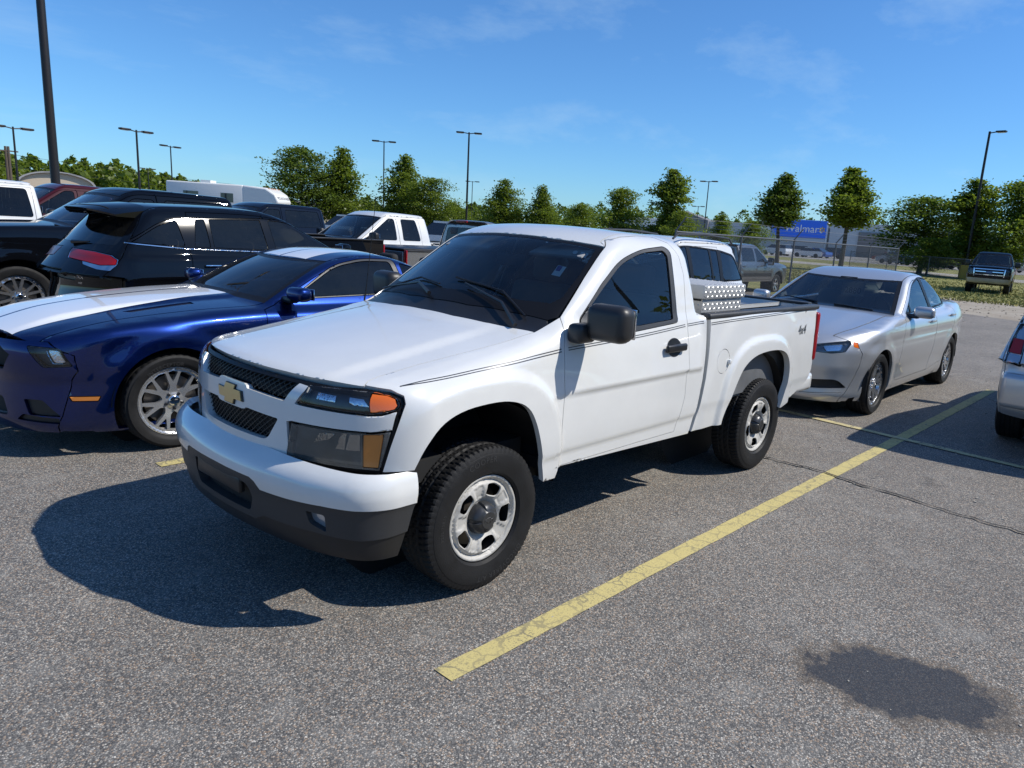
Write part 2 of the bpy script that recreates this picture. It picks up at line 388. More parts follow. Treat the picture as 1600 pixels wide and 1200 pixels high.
def emit(name, geos, m, parent, depth=.022, off=0., back=None, mirror=False, rim=True, rim_m=None):
    """one panel object: outer skin with analytic normals, a turned-in rim and (optionally) an inner face"""
    V = []; Fc = []; LN = []; fm = []; mats = [m]
    if back: mats.append(back)
    if rim_m: mats.append(rim_m)
    for g in (geos if isinstance(geos, (list, tuple)) else [geos]):
        k = len(V); P = g.P+g.N*off; V += P.tolist()
        for t in g.T.tolist():
            Fc.append([i+k for i in t]); LN += [g.N[i] for i in t]; fm.append(0)
        if rim and depth:
            ids = sorted({i for e in g.bd for i in e}); mp = {}
            for i in ids: mp[i] = len(V)+0; V.append((P[i]-g.N[i]*depth).tolist())
            for i, j in g.bd:
                if g.flip: i, j = j, i
                q = [i+k, mp[i], mp[j], j+k]; n = np.cross(P[j]-P[i], g.N[i]); n = n/max(np.linalg.norm(n), 1e-9)
                Fc.append(q); LN += [n]*4; fm.append(len(mats)-1 if rim_m else 0)
        if back:
            k2 = len(V); V += (P-g.N*depth).tolist()
            for t in g.T.tolist(): Fc.append([i+k2 for i in t[::-1]]); LN += [-g.N[i] for i in t[::-1]]; fm.append(1)
    objs = []
    for s in ((1, -1) if mirror else (1,)):
        if s == 1: objs.append(mesh_obj(name, V, Fc, m, parent, mats=mats, fm=fm, normals=LN))
        else:
            Vm = [(v[0], -v[1], v[2]) for v in V]; Fm = [f[::-1] for f in Fc]; Lm = []; q = 0
            for f in Fc: Lm += [(n[0], -n[1], n[2]) for n in LN[q:q+len(f)]][::-1]; q += len(f)
            objs.append(mesh_obj(name, Vm, Fm, m, parent, mats=mats, fm=fm, normals=Lm))
    return objs
def text_mesh(s, size, depth=.0, bend=None, font=None, shear=0., space=1.):
    """text as vertices and faces, in its own xy plane, centred; bend = radius of a circle whose top carries it"""
    c = bpy.data.curves.new('t', 'FONT'); c.body = s; c.size = size; c.align_x = 'CENTER'; c.align_y = 'CENTER'; c.extrude = depth/2; c.shear = shear; c.space_character = space; c.resolution_u = 3
    o = bpy.data.objects.new('t', c); SC.collection.objects.link(o); bpy.context.view_layer.update()
    me = bpy.data.meshes.new_from_object(o.evaluated_get(bpy.context.evaluated_depsgraph_get())); V = [tuple(v.co) for v in me.vertices]; F = [tuple(p.vertices) for p in me.polygons]
    bpy.data.objects.remove(o); bpy.data.curves.remove(c); bpy.data.meshes.remove(me)
    if bend:
        V = [((bend+y)*math.sin(x/bend), (bend+y)*math.cos(x/bend), z) for x, y, z in V]
    return V, F
def place(V, origin, ax, ay, az=None):
    ax, ay = Vector(ax), Vector(ay); az = Vector(az) if az else ax.cross(ay); o = Vector(origin); return [tuple(o+ax*x+ay*y+az*z) for x, y, z in V]

def soft(p, n=2):
    """round a polyline by cutting its corners"""
    for _ in range(n):
        q = [tuple(p[0])]
        for a, b in zip(p, p[1:]): q += [(a[0]*.75+b[0]*.25, a[1]*.75+b[1]*.25), (a[0]*.25+b[0]*.75, a[1]*.25+b[1]*.75)]
        p = q+[tuple(p[-1])]
    return p
mat('black', (.006, .006, .007), .75); mat('dark_wheel', (.05, .05, .05), .55, .6); mat('brake_metal', (.22, .20, .18), .45, .9, var=.2, vscale=20)
mat('chrome', (.82, .83, .85), .08, 1.0); mat('dark_metal', (.06, .06, .065), .4, .8)
mat('rubber', (.013, .013, .0135), .6, var=.3, vscale=9, bump=.15, bscale=160, spec=.28)
mat('rubber_far', (.022, .022, .023), .7, spec=.3)
mat('seal', (.008, .008, .009), .4, spec=.2); mat('plastic_grey', (.034, .035, .037), .46, var=.12, vscale=5, bump=.10, bscale=380)
mat('plastic_black', (.014, .014, .015), .38, var=.2, vscale=5); mat('under', (.010, .010, .010), .8)
mat('interior', (.10, .10, .098), .75, var=.1); mat('interior_dark', (.014, .014, .015), .8); mat('headliner', (.36, .35, .33), .9)
mat('interior_tan', (.42, .37, .28), .8); mat('amber', (.85, .16, .01), .12, coat=1.); mat('amber_old', (.62, .21, .035), .3, coat=.5)
mat('red_lens', (.28, .004, .007), .28, coat=.2); glass('glass_side', (.66, .73, .72), dust=.006); mat('reflector', (.75, .76, .78), .12, 1.0, bump=.25, bscale=70); mat('clear_lens', (.55, .57, .6), .15, .6, coat=1.)
mat('lamp_dark', (.030, .032, .036), .35); mat('lamp_grey', (.19, .185, .17), .45, var=.2, vscale=14)
glass('windscreen', (.80, .87, .85), dust=.008); glass('tint', (.16, .19, .20), dust=.012); glass('tint_dark', (.045, .05, .055), dust=.01); glass('lens', (.90, .92, .95), dust=.02); glass('lens_hazed', (.62, .61, .58), dust=.16)
glass('glass_clear', (.62, .70, .68), dust=.02)
mat('white_paint', (.70, .70, .675), .30, 0., 1., var=.05, vscale=2.6, coatr=.035); mat('rim_silver', (.46, .445, .41), .5, .0, var=.12, vscale=14)
mat('alloy', (.62, .62, .63), .24, .9, var=.06, vscale=12); mat('alloy_dark', (.30, .30, .31), .3, .9)
mat('gold', (.68, .52, .24), .32, .75, coat=.5); mat('sticker_white', (.8, .82, .8), .5); mat('sticker_blue', (.03, .06, .30), .4)
mat('interior_grey', (.10, .10, .10), .8); mat('bed_grey', (.13, .135, .14), .55, var=.25, vscale=4); mat('plastic_mirror', (.020, .020, .021), .42, bump=.08, bscale=420); mat('stripe', (.05, .052, .06), .35, .3); mat('cap_grey', (.045, .046, .048), .32, .3, var=.15, vscale=20); mat('rubber_text', (.032, .032, .033), .5)
mat('alloy_bright', (.62, .625, .63), .22, .75, var=.05, vscale=12); mat('paper', (.62, .66, .62), .8); mat('ink', (.02, .05, .04), .6)
mat('gloss_black', (.006, .006, .007), .06, spec=.4)
mat('lamp_sedan', (.16, .165, .17), .25, .6, bump=.3, bscale=40)
# ------------------------------------------------------------------ wheels
def tyre(name, R, rr, w, m, parent, tread='at', n=288):
    """tyre about the y axis, outer side at +w/2, with its tread blocks cut as geometry"""
    half = [(rr+.007, .33), (rr+.009, .41), (rr+.02, .465), ((R+rr)/2-.01, .5), ((R+rr)/2+.025, .5), (R-.035, .482), (R-.034, .476), (R-.022, .462), (R-.010, .440)]
    m_ = 22; prof = [(r, f*w) for r, f in half]; ys = np.linspace(.405, -.405, m_)
    tr = [(R-.002-.03*abs(f)**3, f*w) for f in ys]
    full = prof+tr+[(r, -f*w) for r, f in half[::-1]]; k0 = len(prof); P = len(full); V = []; F = []
    for i in range(n):
        t = 2*math.pi*i/n; ph = i % 6
        for j, (r, y) in enumerate(full):
            q = j-k0
            if 0 <= q < m_:
                if tread == 'at':
                    if q in (6, 11, 15): r -= .008
                    elif q < 6 or q > 15: r -= .007 if (i+q//3) % 4 == 0 else 0
                    else: r -= .006 if (i+2*(q % 3)+(q > 11)*3) % 6 == 0 else 0
                else:
                    if q in (4, 8, 13, 17): r -= .007
                    elif q < 4 or q > 17: r -= .005 if i % 4 == 0 else 0
            elif q in (-1, -2) or q in (m_, m_+1):
                if i % 4 == 0 and tread == 'at': r -= .005
            V.append((r*math.cos(t), y, r*math.sin(t)))
    for i in range(n):
        a, b = i*P, ((i+1) % n)*P
        for j in range(P-1): F.append((a+j, a+j+1, b+j+1, b+j))
    return mesh_obj(name, V, F, m, parent, smooth=28)
def pol(l): return [(r*math.cos(math.radians(a)), r*math.sin(math.radians(a))) for r, a in l]
def circle(r, n=72): return [(r*math.cos(2*math.pi*i/n), r*math.sin(2*math.pi*i/n)) for i in range(n)]
def disc(name, hf, R, holes, m, parent, h=.012, depth=.035, rim_m=None):
    F = lambda P: P[:, 1]-hf(np.hypot(P[:, 0], P[:, 2]), np.arctan2(P[:, 2], P[:, 0]))
    g = partition(F, 'L', [(None, q) for q in holes]+[('d', circle(R))], h=h, gap=0, span=(-.4, .6), eps=.0025)
    return emit(name, [g['d']], m, parent, depth=depth, rim_m=rim_m)[0]
def rim_spokes(kind, R):
    """window outlines of the wheel styles, in degrees and fractions of the rim radius"""
    H = []
    if kind == 'steel':
        for k in range(5):
            c = 90+72*k+22; H.append(rnd(pol([(.81*R, c-17), (.835*R, c), (.81*R, c+17), (.55*R, c+19), (.50*R, c), (.55*R, c-19)]), .016))
    elif kind == 'fork':                                             # seven spokes that fork towards the rim
        for k in range(7):
            c = 90+360/7*k; H.append(rnd(pol([(.55*R, c), (.87*R, c-9.5), (.89*R, c), (.87*R, c+9.5)]), .010))
            c += 360/14; H.append(rnd(pol([(.30*R, c), (.42*R, c-15), (.87*R, c-11.5), (.89*R, c), (.87*R, c+11.5), (.42*R, c+15)]), .012))
    elif kind == 'pair6':
        for k in range(6):
            c = 90+60*k; H.append(rnd(pol([(.36*R, c), (.84*R, c-9), (.86*R, c), (.84*R, c+9)]), .008))
            c += 30; H.append(rnd(pol([(.34*R, c-10), (.84*R, c-13.5), (.86*R, c), (.84*R, c+13.5), (.34*R, c+10)]), .01))
    elif kind == 'pair5':
        for k in range(5):
            c = 90+72*k; H.append(rnd(pol([(.50*R, c), (.85*R, c-5), (.85*R, c+5)]), .006))
            c += 36; H.append(rnd(pol([(.34*R, c-14), (.86*R, c-18), (.88*R, c), (.86*R, c+18), (.34*R, c+14)]), .014))
    else:
        for k in range(5):
            c = 90+72*k+36; H.append(rnd(pol([(.32*R, c-12), (.84*R, c-22), (.87*R, c), (.84*R, c+22), (.32*R, c+12)]), .02))
    return H
def wheel(parent, R, rr, w, style, mt, mr, loc, side=1, tread='road', n=144, steer=0., cap=None, h=.014, lugs=5):
    """wheel > rim (sub-part), brake disc, centre cap; side=-1 turns it round for the right-hand side"""
    t = tyre('wheel', R, rr, w, mt, parent, tread, n); t.location = loc; t.rotation_euler = (0, 0, steer if side > 0 else math.pi+steer)
    yo = w*.40; L = rr*1.02
    if style == 'steel':
        pr = Cv([(0, -.030), (.058, -.030), (.078, -.028), (.100, -.012), (.125, -.001), (.150, .003), (.168, .000), (.178, -.008), (.184, -.020), (.189, -.018), (.195, -.004), (.201, .002), (.206, .002), (.212, -.002)])
        def hf(r, a):
            s = np.cos(5*(a-math.radians(112))); pad = sstep(-.45, -.78, s)*sstep(.100, .112, r)*sstep(.170, .158, r)
            return yo-.001+pr(r)-.0075*pad+.003*sstep(.0, .5, s)*sstep(.100, .115, r)*sstep(.178, .165, r)
    elif style in ('fork', 'pair6', 'pair5', 'five'):
        def hf(r, a):
            f = r/L; return yo-.004+np.interp(f, [0, .16, .26, .5, .86, .91, .935, .96, 1], [-.020, -.020, -.028, -.020, -.012, -.016, -.010, .0, -.001])
    r = disc('rim', hf, L, rim_spokes(style, L), mr, t, h=h, depth=.007 if style == 'steel' else .030)
    b = MB(); b.lathe([(L*.985, -w*.38), (L*.93, -w*.30), (L*.90, yo-.03), (L*.97, yo-.006)], 48, 'y'); b.build('rim_barrel', MATS['dark_wheel'], t)
    b = MB(); b.lathe([(.02, yo-.085), (rr*.74, yo-.085), (rr*.74, yo-.10), (.02, yo-.10)], 40, 'y'); b.build('brake_disc', MATS['brake_metal'], t)
    b = MB(); b.lathe([(.0, yo-.11), (L*.985, yo-.11)], 40, 'y'); b.build('wheel_back', MATS['black'], t)
    if style != 'steel':
        b = MB(); b.lathe([(0, yo-.010), (rr*.13, yo-.010), (rr*.155, yo-.014), (rr*.16, yo-.03)], 24, 'y'); b.build('centre_cap', cap or MATS['chrome'], t)
        b = MB()
        for k in range(lugs):
            a = math.radians(90+360/lugs*(k+.5)); b.lathe([(0, yo-.012), (.008, yo-.013), (.011, yo-.03)], 8, 'y', (rr*.235*math.cos(a), 0, rr*.235*math.sin(a)))
        b.build('lug_nuts', MATS['dark_metal'] if style == 'fork' else MATS['chrome'], t)
    return t
def liner(parent, x, z, R, y0, y1, m, name='wheel_well'):
    b = MB(); b.lathe([(R, y0), (R, y1)], 28, 'y', (x, 0, z), math.radians(2), math.radians(178)); b.lathe([(0, y1), (R, y1)], 28, 'y', (x, 0, z))
    return b.build(name, m, parent, smooth=True)
# ------------------------------------------------------------------ ground
def asphalt(name):
    m = bpy.data.materials.new(name); m.use_nodes = True; n, l = nodes(m); b = n['Principled BSDF']; b.inputs['Specular IOR Level'].default_value = .35
    tc = n.new('ShaderNodeTexCoord'); P = tc.outputs['Object']
    def N(t, **k):
        q = n.new(t)
        for a, v in k.items():
            if hasattr(q, a): setattr(q, a, v)
            else: q.inputs[a.replace('_', ' ')].default_value = v
        return q
    def mr(s, a, c, d, e):
        q = n.new('ShaderNodeMapRange'); l.new(s, q.inputs[0])
        for i, v in enumerate((a, c, d, e)): q.inputs[i+1].default_value = v
        return q.outputs[0]
    def mix(f, a, c, bt='MIX'):
        q = n.new('ShaderNodeMix'); q.data_type = 'RGBA'; q.blend_type = bt
        for i, v in ((0, f), (6, a), (7, c)):
            if hasattr(v, 'links'): l.new(v, q.inputs[i])
            else: q.inputs[i].default_value = v if i == 0 else (*v, 1)
        return q.outputs[2]
    def math_(op, a, c):
        q = n.new('ShaderNodeMath'); q.operation = op
        for i, v in enumerate((a, c)):
            if hasattr(v, 'links'): l.new(v, q.inputs[i])
            else: q.inputs[i].default_value = v
        return q.outputs[0]
    st = N('ShaderNodeTexVoronoi', Scale=165.); l.new(P, st.inputs['Vector'])               # stones of about a centimetre
    sp = n.new('ShaderNodeSeparateColor'); l.new(st.outputs['Color'], sp.inputs[0])
    st2 = N('ShaderNodeTexVoronoi', Scale=280.); l.new(P, st2.inputs['Vector']); sp2 = n.new('ShaderNodeSeparateColor'); l.new(st2.outputs['Color'], sp2.inputs[0])
    edge = mr(st.outputs['Distance'], .30, .62, 0, 1)
    val = math_('ADD', math_('MULTIPLY', math_('POWER', sp.outputs[0], 1.7), .62), math_('MULTIPLY', sp2.outputs[1], .38))
    ramp = n.new('ShaderNodeValToRGB'); l.new(val, ramp.inputs[0]); e = ramp.color_ramp.elements; e[0].position = .02; e[0].color = (.050, .051, .055, 1); e[1].position = .92; e[1].color = (.70, .68, .63, 1)
    for p, c in ((.30, (.150, .149, .148, 1)), (.55, (.265, .257, .245, 1)), (.74, (.43, .415, .39, 1))): q = e.new(p); q.color = c
    col = mix(math_('MULTIPLY', edge, .6), ramp.outputs[0], (.045, .046, .050))
    tint = mix(mr(sp.outputs[2], .80, .95, 0, .45), col, (.42, .29, .19)); col = tint               # a few tan stones
    big = N('ShaderNodeTexNoise', Scale=.55, Detail=6., Roughness=.62); l.new(P, big.inputs['Vector']); med = N('ShaderNodeTexNoise', Scale=3.2, Detail=7., Roughness=.7); l.new(P, med.inputs['Vector'])
    col = mix(1., col, mix(mr(big.outputs[0], .3, .7, 0, 1), (.90, .865, .80), (1.28, 1.23, 1.13)), 'MULTIPLY'); col = mix(mr(med.outputs[0], .52, .80, 0, .50), col, (.33, .32, .29))   # pale dusty scuffs
    # one oil stain, with a soft uneven rim
    sx = n.new('ShaderNodeMapping'); sx.vector_type = 'TEXTURE'; sx.inputs['Location'].default_value = (-.68, 2.56, 0); sx.inputs['Rotation'].default_value = (0, 0, math.radians(112)); sx.inputs['Scale'].default_value = (.40, .245, 1); l.new(P, sx.inputs['Vector'])
    wn = N('ShaderNodeTexNoise', Scale=7., Detail=5., Roughness=.7); l.new(P, wn.inputs['Vector'])
    ln = n.new('ShaderNodeVectorMath'); ln.operation = 'LENGTH'; l.new(sx.outputs[0], ln.inputs[0]); d = math_('ADD', ln.outputs['Value'], mr(wn.outputs[0], .25, .75, -.36, .36)); stain = mr(d, .84, 1.0, 1, 0)
    col = mix(math_('MULTIPLY', stain, .86), col, (.030, .030, .031))
    ob = N('ShaderNodeTexNoise', Scale=2.3, Detail=3., Roughness=.55); l.new(P, ob.inputs['Vector']); col = mix(mr(ob.outputs[0], .66, .74, 0, .45), col, (.055, .052, .050))   # old drips
    rim = math_('MULTIPLY', mr(d, .80, .98, 0, 1), mr(d, .98, 1.18, 1, 0)); col = mix(math_('MULTIPLY', rim, .55), col, (.095, .072, .050))
    l.new(col, b.inputs['Base Color']); rg = mr(sp2.outputs[0], 0, 1, .70, .95); l.new(math_('SUBTRACT', rg, math_('MULTIPLY', stain, .35)), b.inputs['Roughness'])
    bp = n.new('ShaderNodeBump'); bp.inputs['Strength'].default_value = .55; bp.inputs['Distance'].default_value = .004; hgt = math_('SUBTRACT', math_('MULTIPLY', sp.outputs[0], .6), math_('MULTIPLY', st.outputs['Distance'], .8)); l.new(math_('MULTIPLY', hgt, mr(stain, 0, 1, 1, .45)), bp.inputs['Height']); l.new(bp.outputs[0], b.inputs['Normal'])
    return m
def noisy(name, c1, c2, s1, c3=None, s2=30., rough=.9, bump=.3):
    m = bpy.data.materials.new(name); m.use_nodes = True; n, l = nodes(m); b = n['Principled BSDF']; b.inputs['Roughness'].default_value = rough; b.inputs['Specular IOR Level'].default_value = .2
    tc = n.new('ShaderNodeTexCoord'); a = n.new('ShaderNodeTexNoise'); a.inputs['Scale'].default_value = s1; a.inputs['Detail'].default_value = 8; a.inputs['Roughness'].default_value = .68; l.new(tc.outputs['Object'], a.inputs['Vector'])
    r = n.new('ShaderNodeValToRGB'); l.new(a.outputs[0], r.inputs[0]); e = r.color_ramp.elements; e[0].position = .36; e[0].color = (*c1, 1); e[1].position = .64; e[1].color = (*c2, 1); o = r.outputs[0]
    q = n.new('ShaderNodeTexNoise'); q.inputs['Scale'].default_value = s2; q.inputs['Detail'].default_value = 5; l.new(tc.outputs['Object'], q.inputs['Vector'])
    mx = n.new('ShaderNodeMix'); mx.data_type = 'RGBA'; f = n.new('ShaderNodeMapRange'); f.inputs[1].default_value = .45; f.inputs[2].default_value = .70; f.inputs[4].default_value = .75; l.new(q.outputs[0], f.inputs[0]); l.new(f.outputs[0], mx.inputs[0]); l.new(o, mx.inputs[6]); mx.inputs[7].default_value = (*(c3 or c1), 1); l.new(mx.outputs[2], b.inputs['Base Color'])
    bp = n.new('ShaderNodeBump'); bp.inputs['Strength'].default_value = bump; bp.inputs['Distance'].default_value = .02; l.new(q.outputs[0], bp.inputs['Height']); l.new(bp.outputs[0], b.inputs['Normal']); MATS[name] = m; return m
def sheet(name, pts, z, m, kind='structure'):
    o = mesh_obj(name, [(x, y, z) for x, y in pts], [tuple(range(len(pts)))], m, smooth=False); return tag(o, kind=kind)
def worn_paint(name, col):
    m = bpy.data.materials.new(name); m.use_nodes = True; n, l = nodes(m); b = n['Principled BSDF']; b.inputs['Roughness'].default_value = .8
    tc = n.new('ShaderNodeTexCoord'); v = n.new('ShaderNodeTexVoronoi'); v.feature = 'DISTANCE_TO_EDGE'; v.inputs['Scale'].default_value = 7.5; w = n.new('ShaderNodeTexNoise'); w.inputs['Scale'].default_value = 14; w.inputs['Detail'].default_value = 6
    mp = n.new('ShaderNodeMix'); mp.data_type = 'VECTOR'; mp.inputs[0].default_value = .10; l.new(tc.outputs['Object'], mp.inputs[4]); l.new(w.outputs['Color'], mp.inputs[5]); l.new(tc.outputs['Object'], w.inputs['Vector']); l.new(mp.outputs[1], v.inputs['Vector'])
    cr = n.new('ShaderNodeMapRange'); cr.inputs[1].default_value = .02; cr.inputs[2].default_value = .05; cr.inputs[3].default_value = 1; cr.inputs[4].default_value = 0; l.new(v.outputs['Distance'], cr.inputs[0])
    sp = n.new('ShaderNodeTexNoise'); sp.inputs['Scale'].default_value = 120; sp.inputs['Detail'].default_value = 3; l.new(tc.outputs['Object'], sp.inputs['Vector']); s2 = n.new('ShaderNodeMapRange'); s2.inputs[1].default_value = .50; s2.inputs[2].default_value = .68; l.new(sp.outputs[0], s2.inputs[0])
    lg = n.new('ShaderNodeTexNoise'); lg.inputs['Scale'].default_value = 2.2; lg.inputs['Detail'].default_value = 4; l.new(tc.outputs['Object'], lg.inputs['Vector']); s3 = n.new('ShaderNodeMapRange'); s3.inputs[1].default_value = .35; s3.inputs[2].default_value = .7; s3.inputs[3].default_value = .15; s3.inputs[4].default_value = .95; l.new(lg.outputs[0], s3.inputs[0])
    ml = n.new('ShaderNodeMath'); ml.operation = 'MULTIPLY'; l.new(s2.outputs[0], ml.inputs[0]); l.new(s3.outputs[0], ml.inputs[1]); mxm = n.new('ShaderNodeMath'); mxm.operation = 'MAXIMUM'; cm = n.new('ShaderNodeMath'); cm.operation = 'MULTIPLY'; l.new(cr.outputs[0], cm.inputs[0]); l.new(s3.outputs[0], cm.inputs[1]); l.new(cm.outputs[0], mxm.inputs[0]); l.new(ml.outputs[0], mxm.inputs[1])
    mx = n.new('ShaderNodeMix'); mx.data_type = 'RGBA'; l.new(mxm.outputs[0], mx.inputs[0]); mx.inputs[6].default_value = (*col, 1); mx.inputs[7].default_value = (.11, .105, .095, 1); l.new(mx.outputs[2], b.inputs['Base Color']); MATS[name] = m; return m
grass_m = noisy('grass_ground', (.15, .165, .045), (.33, .285, .11), .35, (.12, .14, .04), 9.); dirt_m = noisy('dirt', (.30, .255, .195), (.40, .355, .29), .7, (.20, .175, .14), 22.); pave_m = noisy('far_pavement', (.27, .26, .24), (.35, .335, .31), .12, (.22, .21, .20), 2.); road_m = noisy('pale_path', (.33, .31, .27), (.40, .375, .33), .5)
sheet('grass_field', [(-2500, -2500), (2500, -2500), (2500, 2500), (-2500, 2500)], -.012, grass_m)
sheet('dirt_verge', [(-31, -8.0), (-31, -1), (-33, 12), (-33, 90), (-19, 90), (-19, -8)], -.008, dirt_m)
lot = sheet('asphalt_lot', [(-21.6, -7), (-22.6, -2), (-21.0, 2), (-22, 10), (-22, 60), (45, 60), (45, -110), (-60, -110), (-60, -40), (-30, -16), (-21.6, -12)], 0, asphalt('asphalt'))
yel = worn_paint('yellow_paint', (.54, .45, .18)); yel2 = worn_paint('pale_yellow_paint', (.56, .48, .25))
def strip(name, pts, w, z, m, jit=0., n=40):
    """a flat strip with slightly ragged edges along a path"""
    P = dense(pts, sum(math.hypot(b[0]-a[0], b[1]-a[1]) for a, b in zip(pts, pts[1:]))/n); V = []
    for i, p in enumerate(P):
        a, b = P[max(i-1, 0)], P[min(i+1, len(P)-1)]; d = (b[0]-a[0], b[1]-a[1]); L = math.hypot(*d); nx, ny = -d[1]/L, d[0]/L
        for s in (.5, -.5): k = w*s*(1+random.uniform(-jit, jit)); V.append((p[0]+nx*k, p[1]+ny*k, z))
    return tag(mesh_obj(name, V, [(2*i, 2*i+1, 2*i+3, 2*i+2)[::-1] for i in range(len(P)-1)], m, smooth=False), kind='structure')
strip('parking_line', [(.592, 1.243), (-4.5, 1.318), (-8.6, 1.362)], .108, .004, yel, .05, 120)
strip('parking_line', [(-4.98, -1.2), (-4.89, .558), (-4.74, 2.347), (-4.55, 4.6)], .085, .008, yel2, .12, 60)
for y, e in ((-1.85, .42), (-4.95, .4)): strip('parking_line', [(e, y), (-4.9, y+.06)], .105, .004, yel, .06, 60)
strip('parking_line', [(-5.1, 4.45), (-9, 4.5)], .105, .004, yel, .06, 40)
def crack(path, w, m, z, jit=.7):
    P = dense(path, .07); Q = [(x+random.gauss(0, .012), y+random.gauss(0, .012)) for x, y in P]; return strip('asphalt_crack', Q, w, z, m, jit, len(Q))
mat('crack', (.030, .029, .027), .95); mat('sand', (.30, .27, .22), .95, var=.3, vscale=30)
crack([(-3.15, .55), (-3.17, .77), (-3.18, 1.0), (-3.18, 1.26), (-3.12, 1.53), (-3.11, 1.8), (-3.06, 1.99), (-3.03, 2.24), (-3.01, 2.58), (-2.9, 4.)], .020, MATS['crack'], .012)
strip('pale_road', [(-75, -60), (-70, -14), (-66, 0), (-60, 40)], 9, .0, road_m, .02, 30); sheet('far_parking_lot', [(-96, -44), (-99, -6), (-100, 60), (-330, 60), (-300, -140), (-150, -140)], .004, pave_m)
strip('pale_road', [(-40, -20), (-75, -38), (-100, -60)], 8, .002, road_m, .02, 30)
for a, b in (((-84, -33), (-92, -24)), ((-120, -45), (-128, -30))): strip('grass_island', [a, b], 3.0, .008, grass_m, .2, 10)
# scattered grit on the lot: small stones, leaves and a bottle cap
b = MB()
for i in range(420):
    x, y = random.uniform(-5, 1.4), random.uniform(.9, 3.4); s = random.uniform(.002, .006); a = random.random()*3
    b.box((x-s, y-s*.7, .0), (x+s, y+s*.7, s*.8), rz=a)
for i in range(500):
    x, y = random.uniform(-14, -3), random.uniform(.9, 5); s = random.uniform(.003, .010); b.box((x-s, y-s*.7, .0), (x+s, y+s*.7, s*.8), rz=random.random()*3)
tag(b.build('grit', mat('grit', (.36, .33, .28), .9), smooth=False), kind='stuff')
# dirt lumps and grass tufts at the edge of the lot
b = MB()
for i in range(500):
    x, y = random.uniform(-30, -19.5), random.uniform(-7, 5); s = random.uniform(.008, .028); b.box((x-s, y-s*.8, -.01), (x+s, y+s*.8, s*.4), rz=random.random()*3)
tag(b.build('dirt_clods', MATS['dirt'], smooth=False), kind='stuff')
V = []; F = []
for i in range(26000):
    x = -29.5-abs(random.gauss(0, 12)); y = random.uniform(-20, 6)-(-x-30)*.12
    if -66.5 > x > -75: continue
    hgt = random.uniform(.025, .075)*(1+.5*math.sin(x*.7+y)); a = random.random()*6.28; w = random.uniform(.02, .05); k = len(V); dx, dy = math.cos(a)*w, math.sin(a)*w; lx, ly = random.gauss(0, .04), random.gauss(0, .04)
    V += [(x-dx, y-dy, -.012), (x+dx, y+dy, -.012), (x+lx, y+ly, hgt)]; F.append((k, k+1, k+2))
tag(mesh_obj('grass', V, F, noisy('grass_blades', (.17, .185, .05), (.36, .31, .115), 1.2, (.20, .20, .06), 4.), smooth=False), kind='stuff')
# ------------------------------------------------------------------ trees
def leaf_mat(name, col, tr):
    m = bpy.data.materials.new(name); m.use_nodes = True; n, l = nodes(m); n.remove(n['Principled BSDF'])
    d = n.new('ShaderNodeBsdfDiffuse'); t = n.new('ShaderNodeBsdfTranslucent'); g = n.new('ShaderNodeBsdfGlossy'); g.inputs['Roughness'].default_value = .45; g.inputs[0].default_value = (.5, .5, .5, 1)
    tc = n.new('ShaderNodeTexCoord'); z = n.new('ShaderNodeTexNoise'); z.inputs['Scale'].default_value = 1.3; z.inputs['Detail'].default_value = 5; z.inputs['Roughness'].default_value = .8; l.new(tc.outputs['Object'], z.inputs['Vector'])
    r = n.new('ShaderNodeValToRGB'); e = r.color_ramp.elements; e[0].position = .32; e[0].color = (col[0]*.65, col[1]*.70, col[2]*.8, 1); e[1].position = .68; e[1].color = (col[0]*1.45, col[1]*1.30, col[2]*1.1, 1); l.new(z.outputs[0], r.inputs[0]); l.new(r.outputs[0], d.inputs[0])
    t.inputs[0].default_value = (*tr, 1); a = n.new('ShaderNodeMixShader'); a.inputs[0].default_value = .38; l.new(d.outputs[0], a.inputs[1]); l.new(t.outputs[0], a.inputs[2]); b = n.new('ShaderNodeMixShader'); b.inputs[0].default_value = .04; l.new(a.outputs[0], b.inputs[1]); l.new(g.outputs[0], b.inputs[2]); l.new(b.outputs[0], n['Material Output'].inputs[0]); return m
LEAF = {'mid': leaf_mat('leaves_mid', (.105, .150, .021), (.28, .38, .035)), 'dark': leaf_mat('leaves_dark', (.078, .118, .020), (.19, .28, .03)), 'light': leaf_mat('leaves_light', (.13, .17, .024), (.34, .42, .04))}
mat('bark', (.085, .070, .055), .9, bump=.5, bscale=18, var=.3)
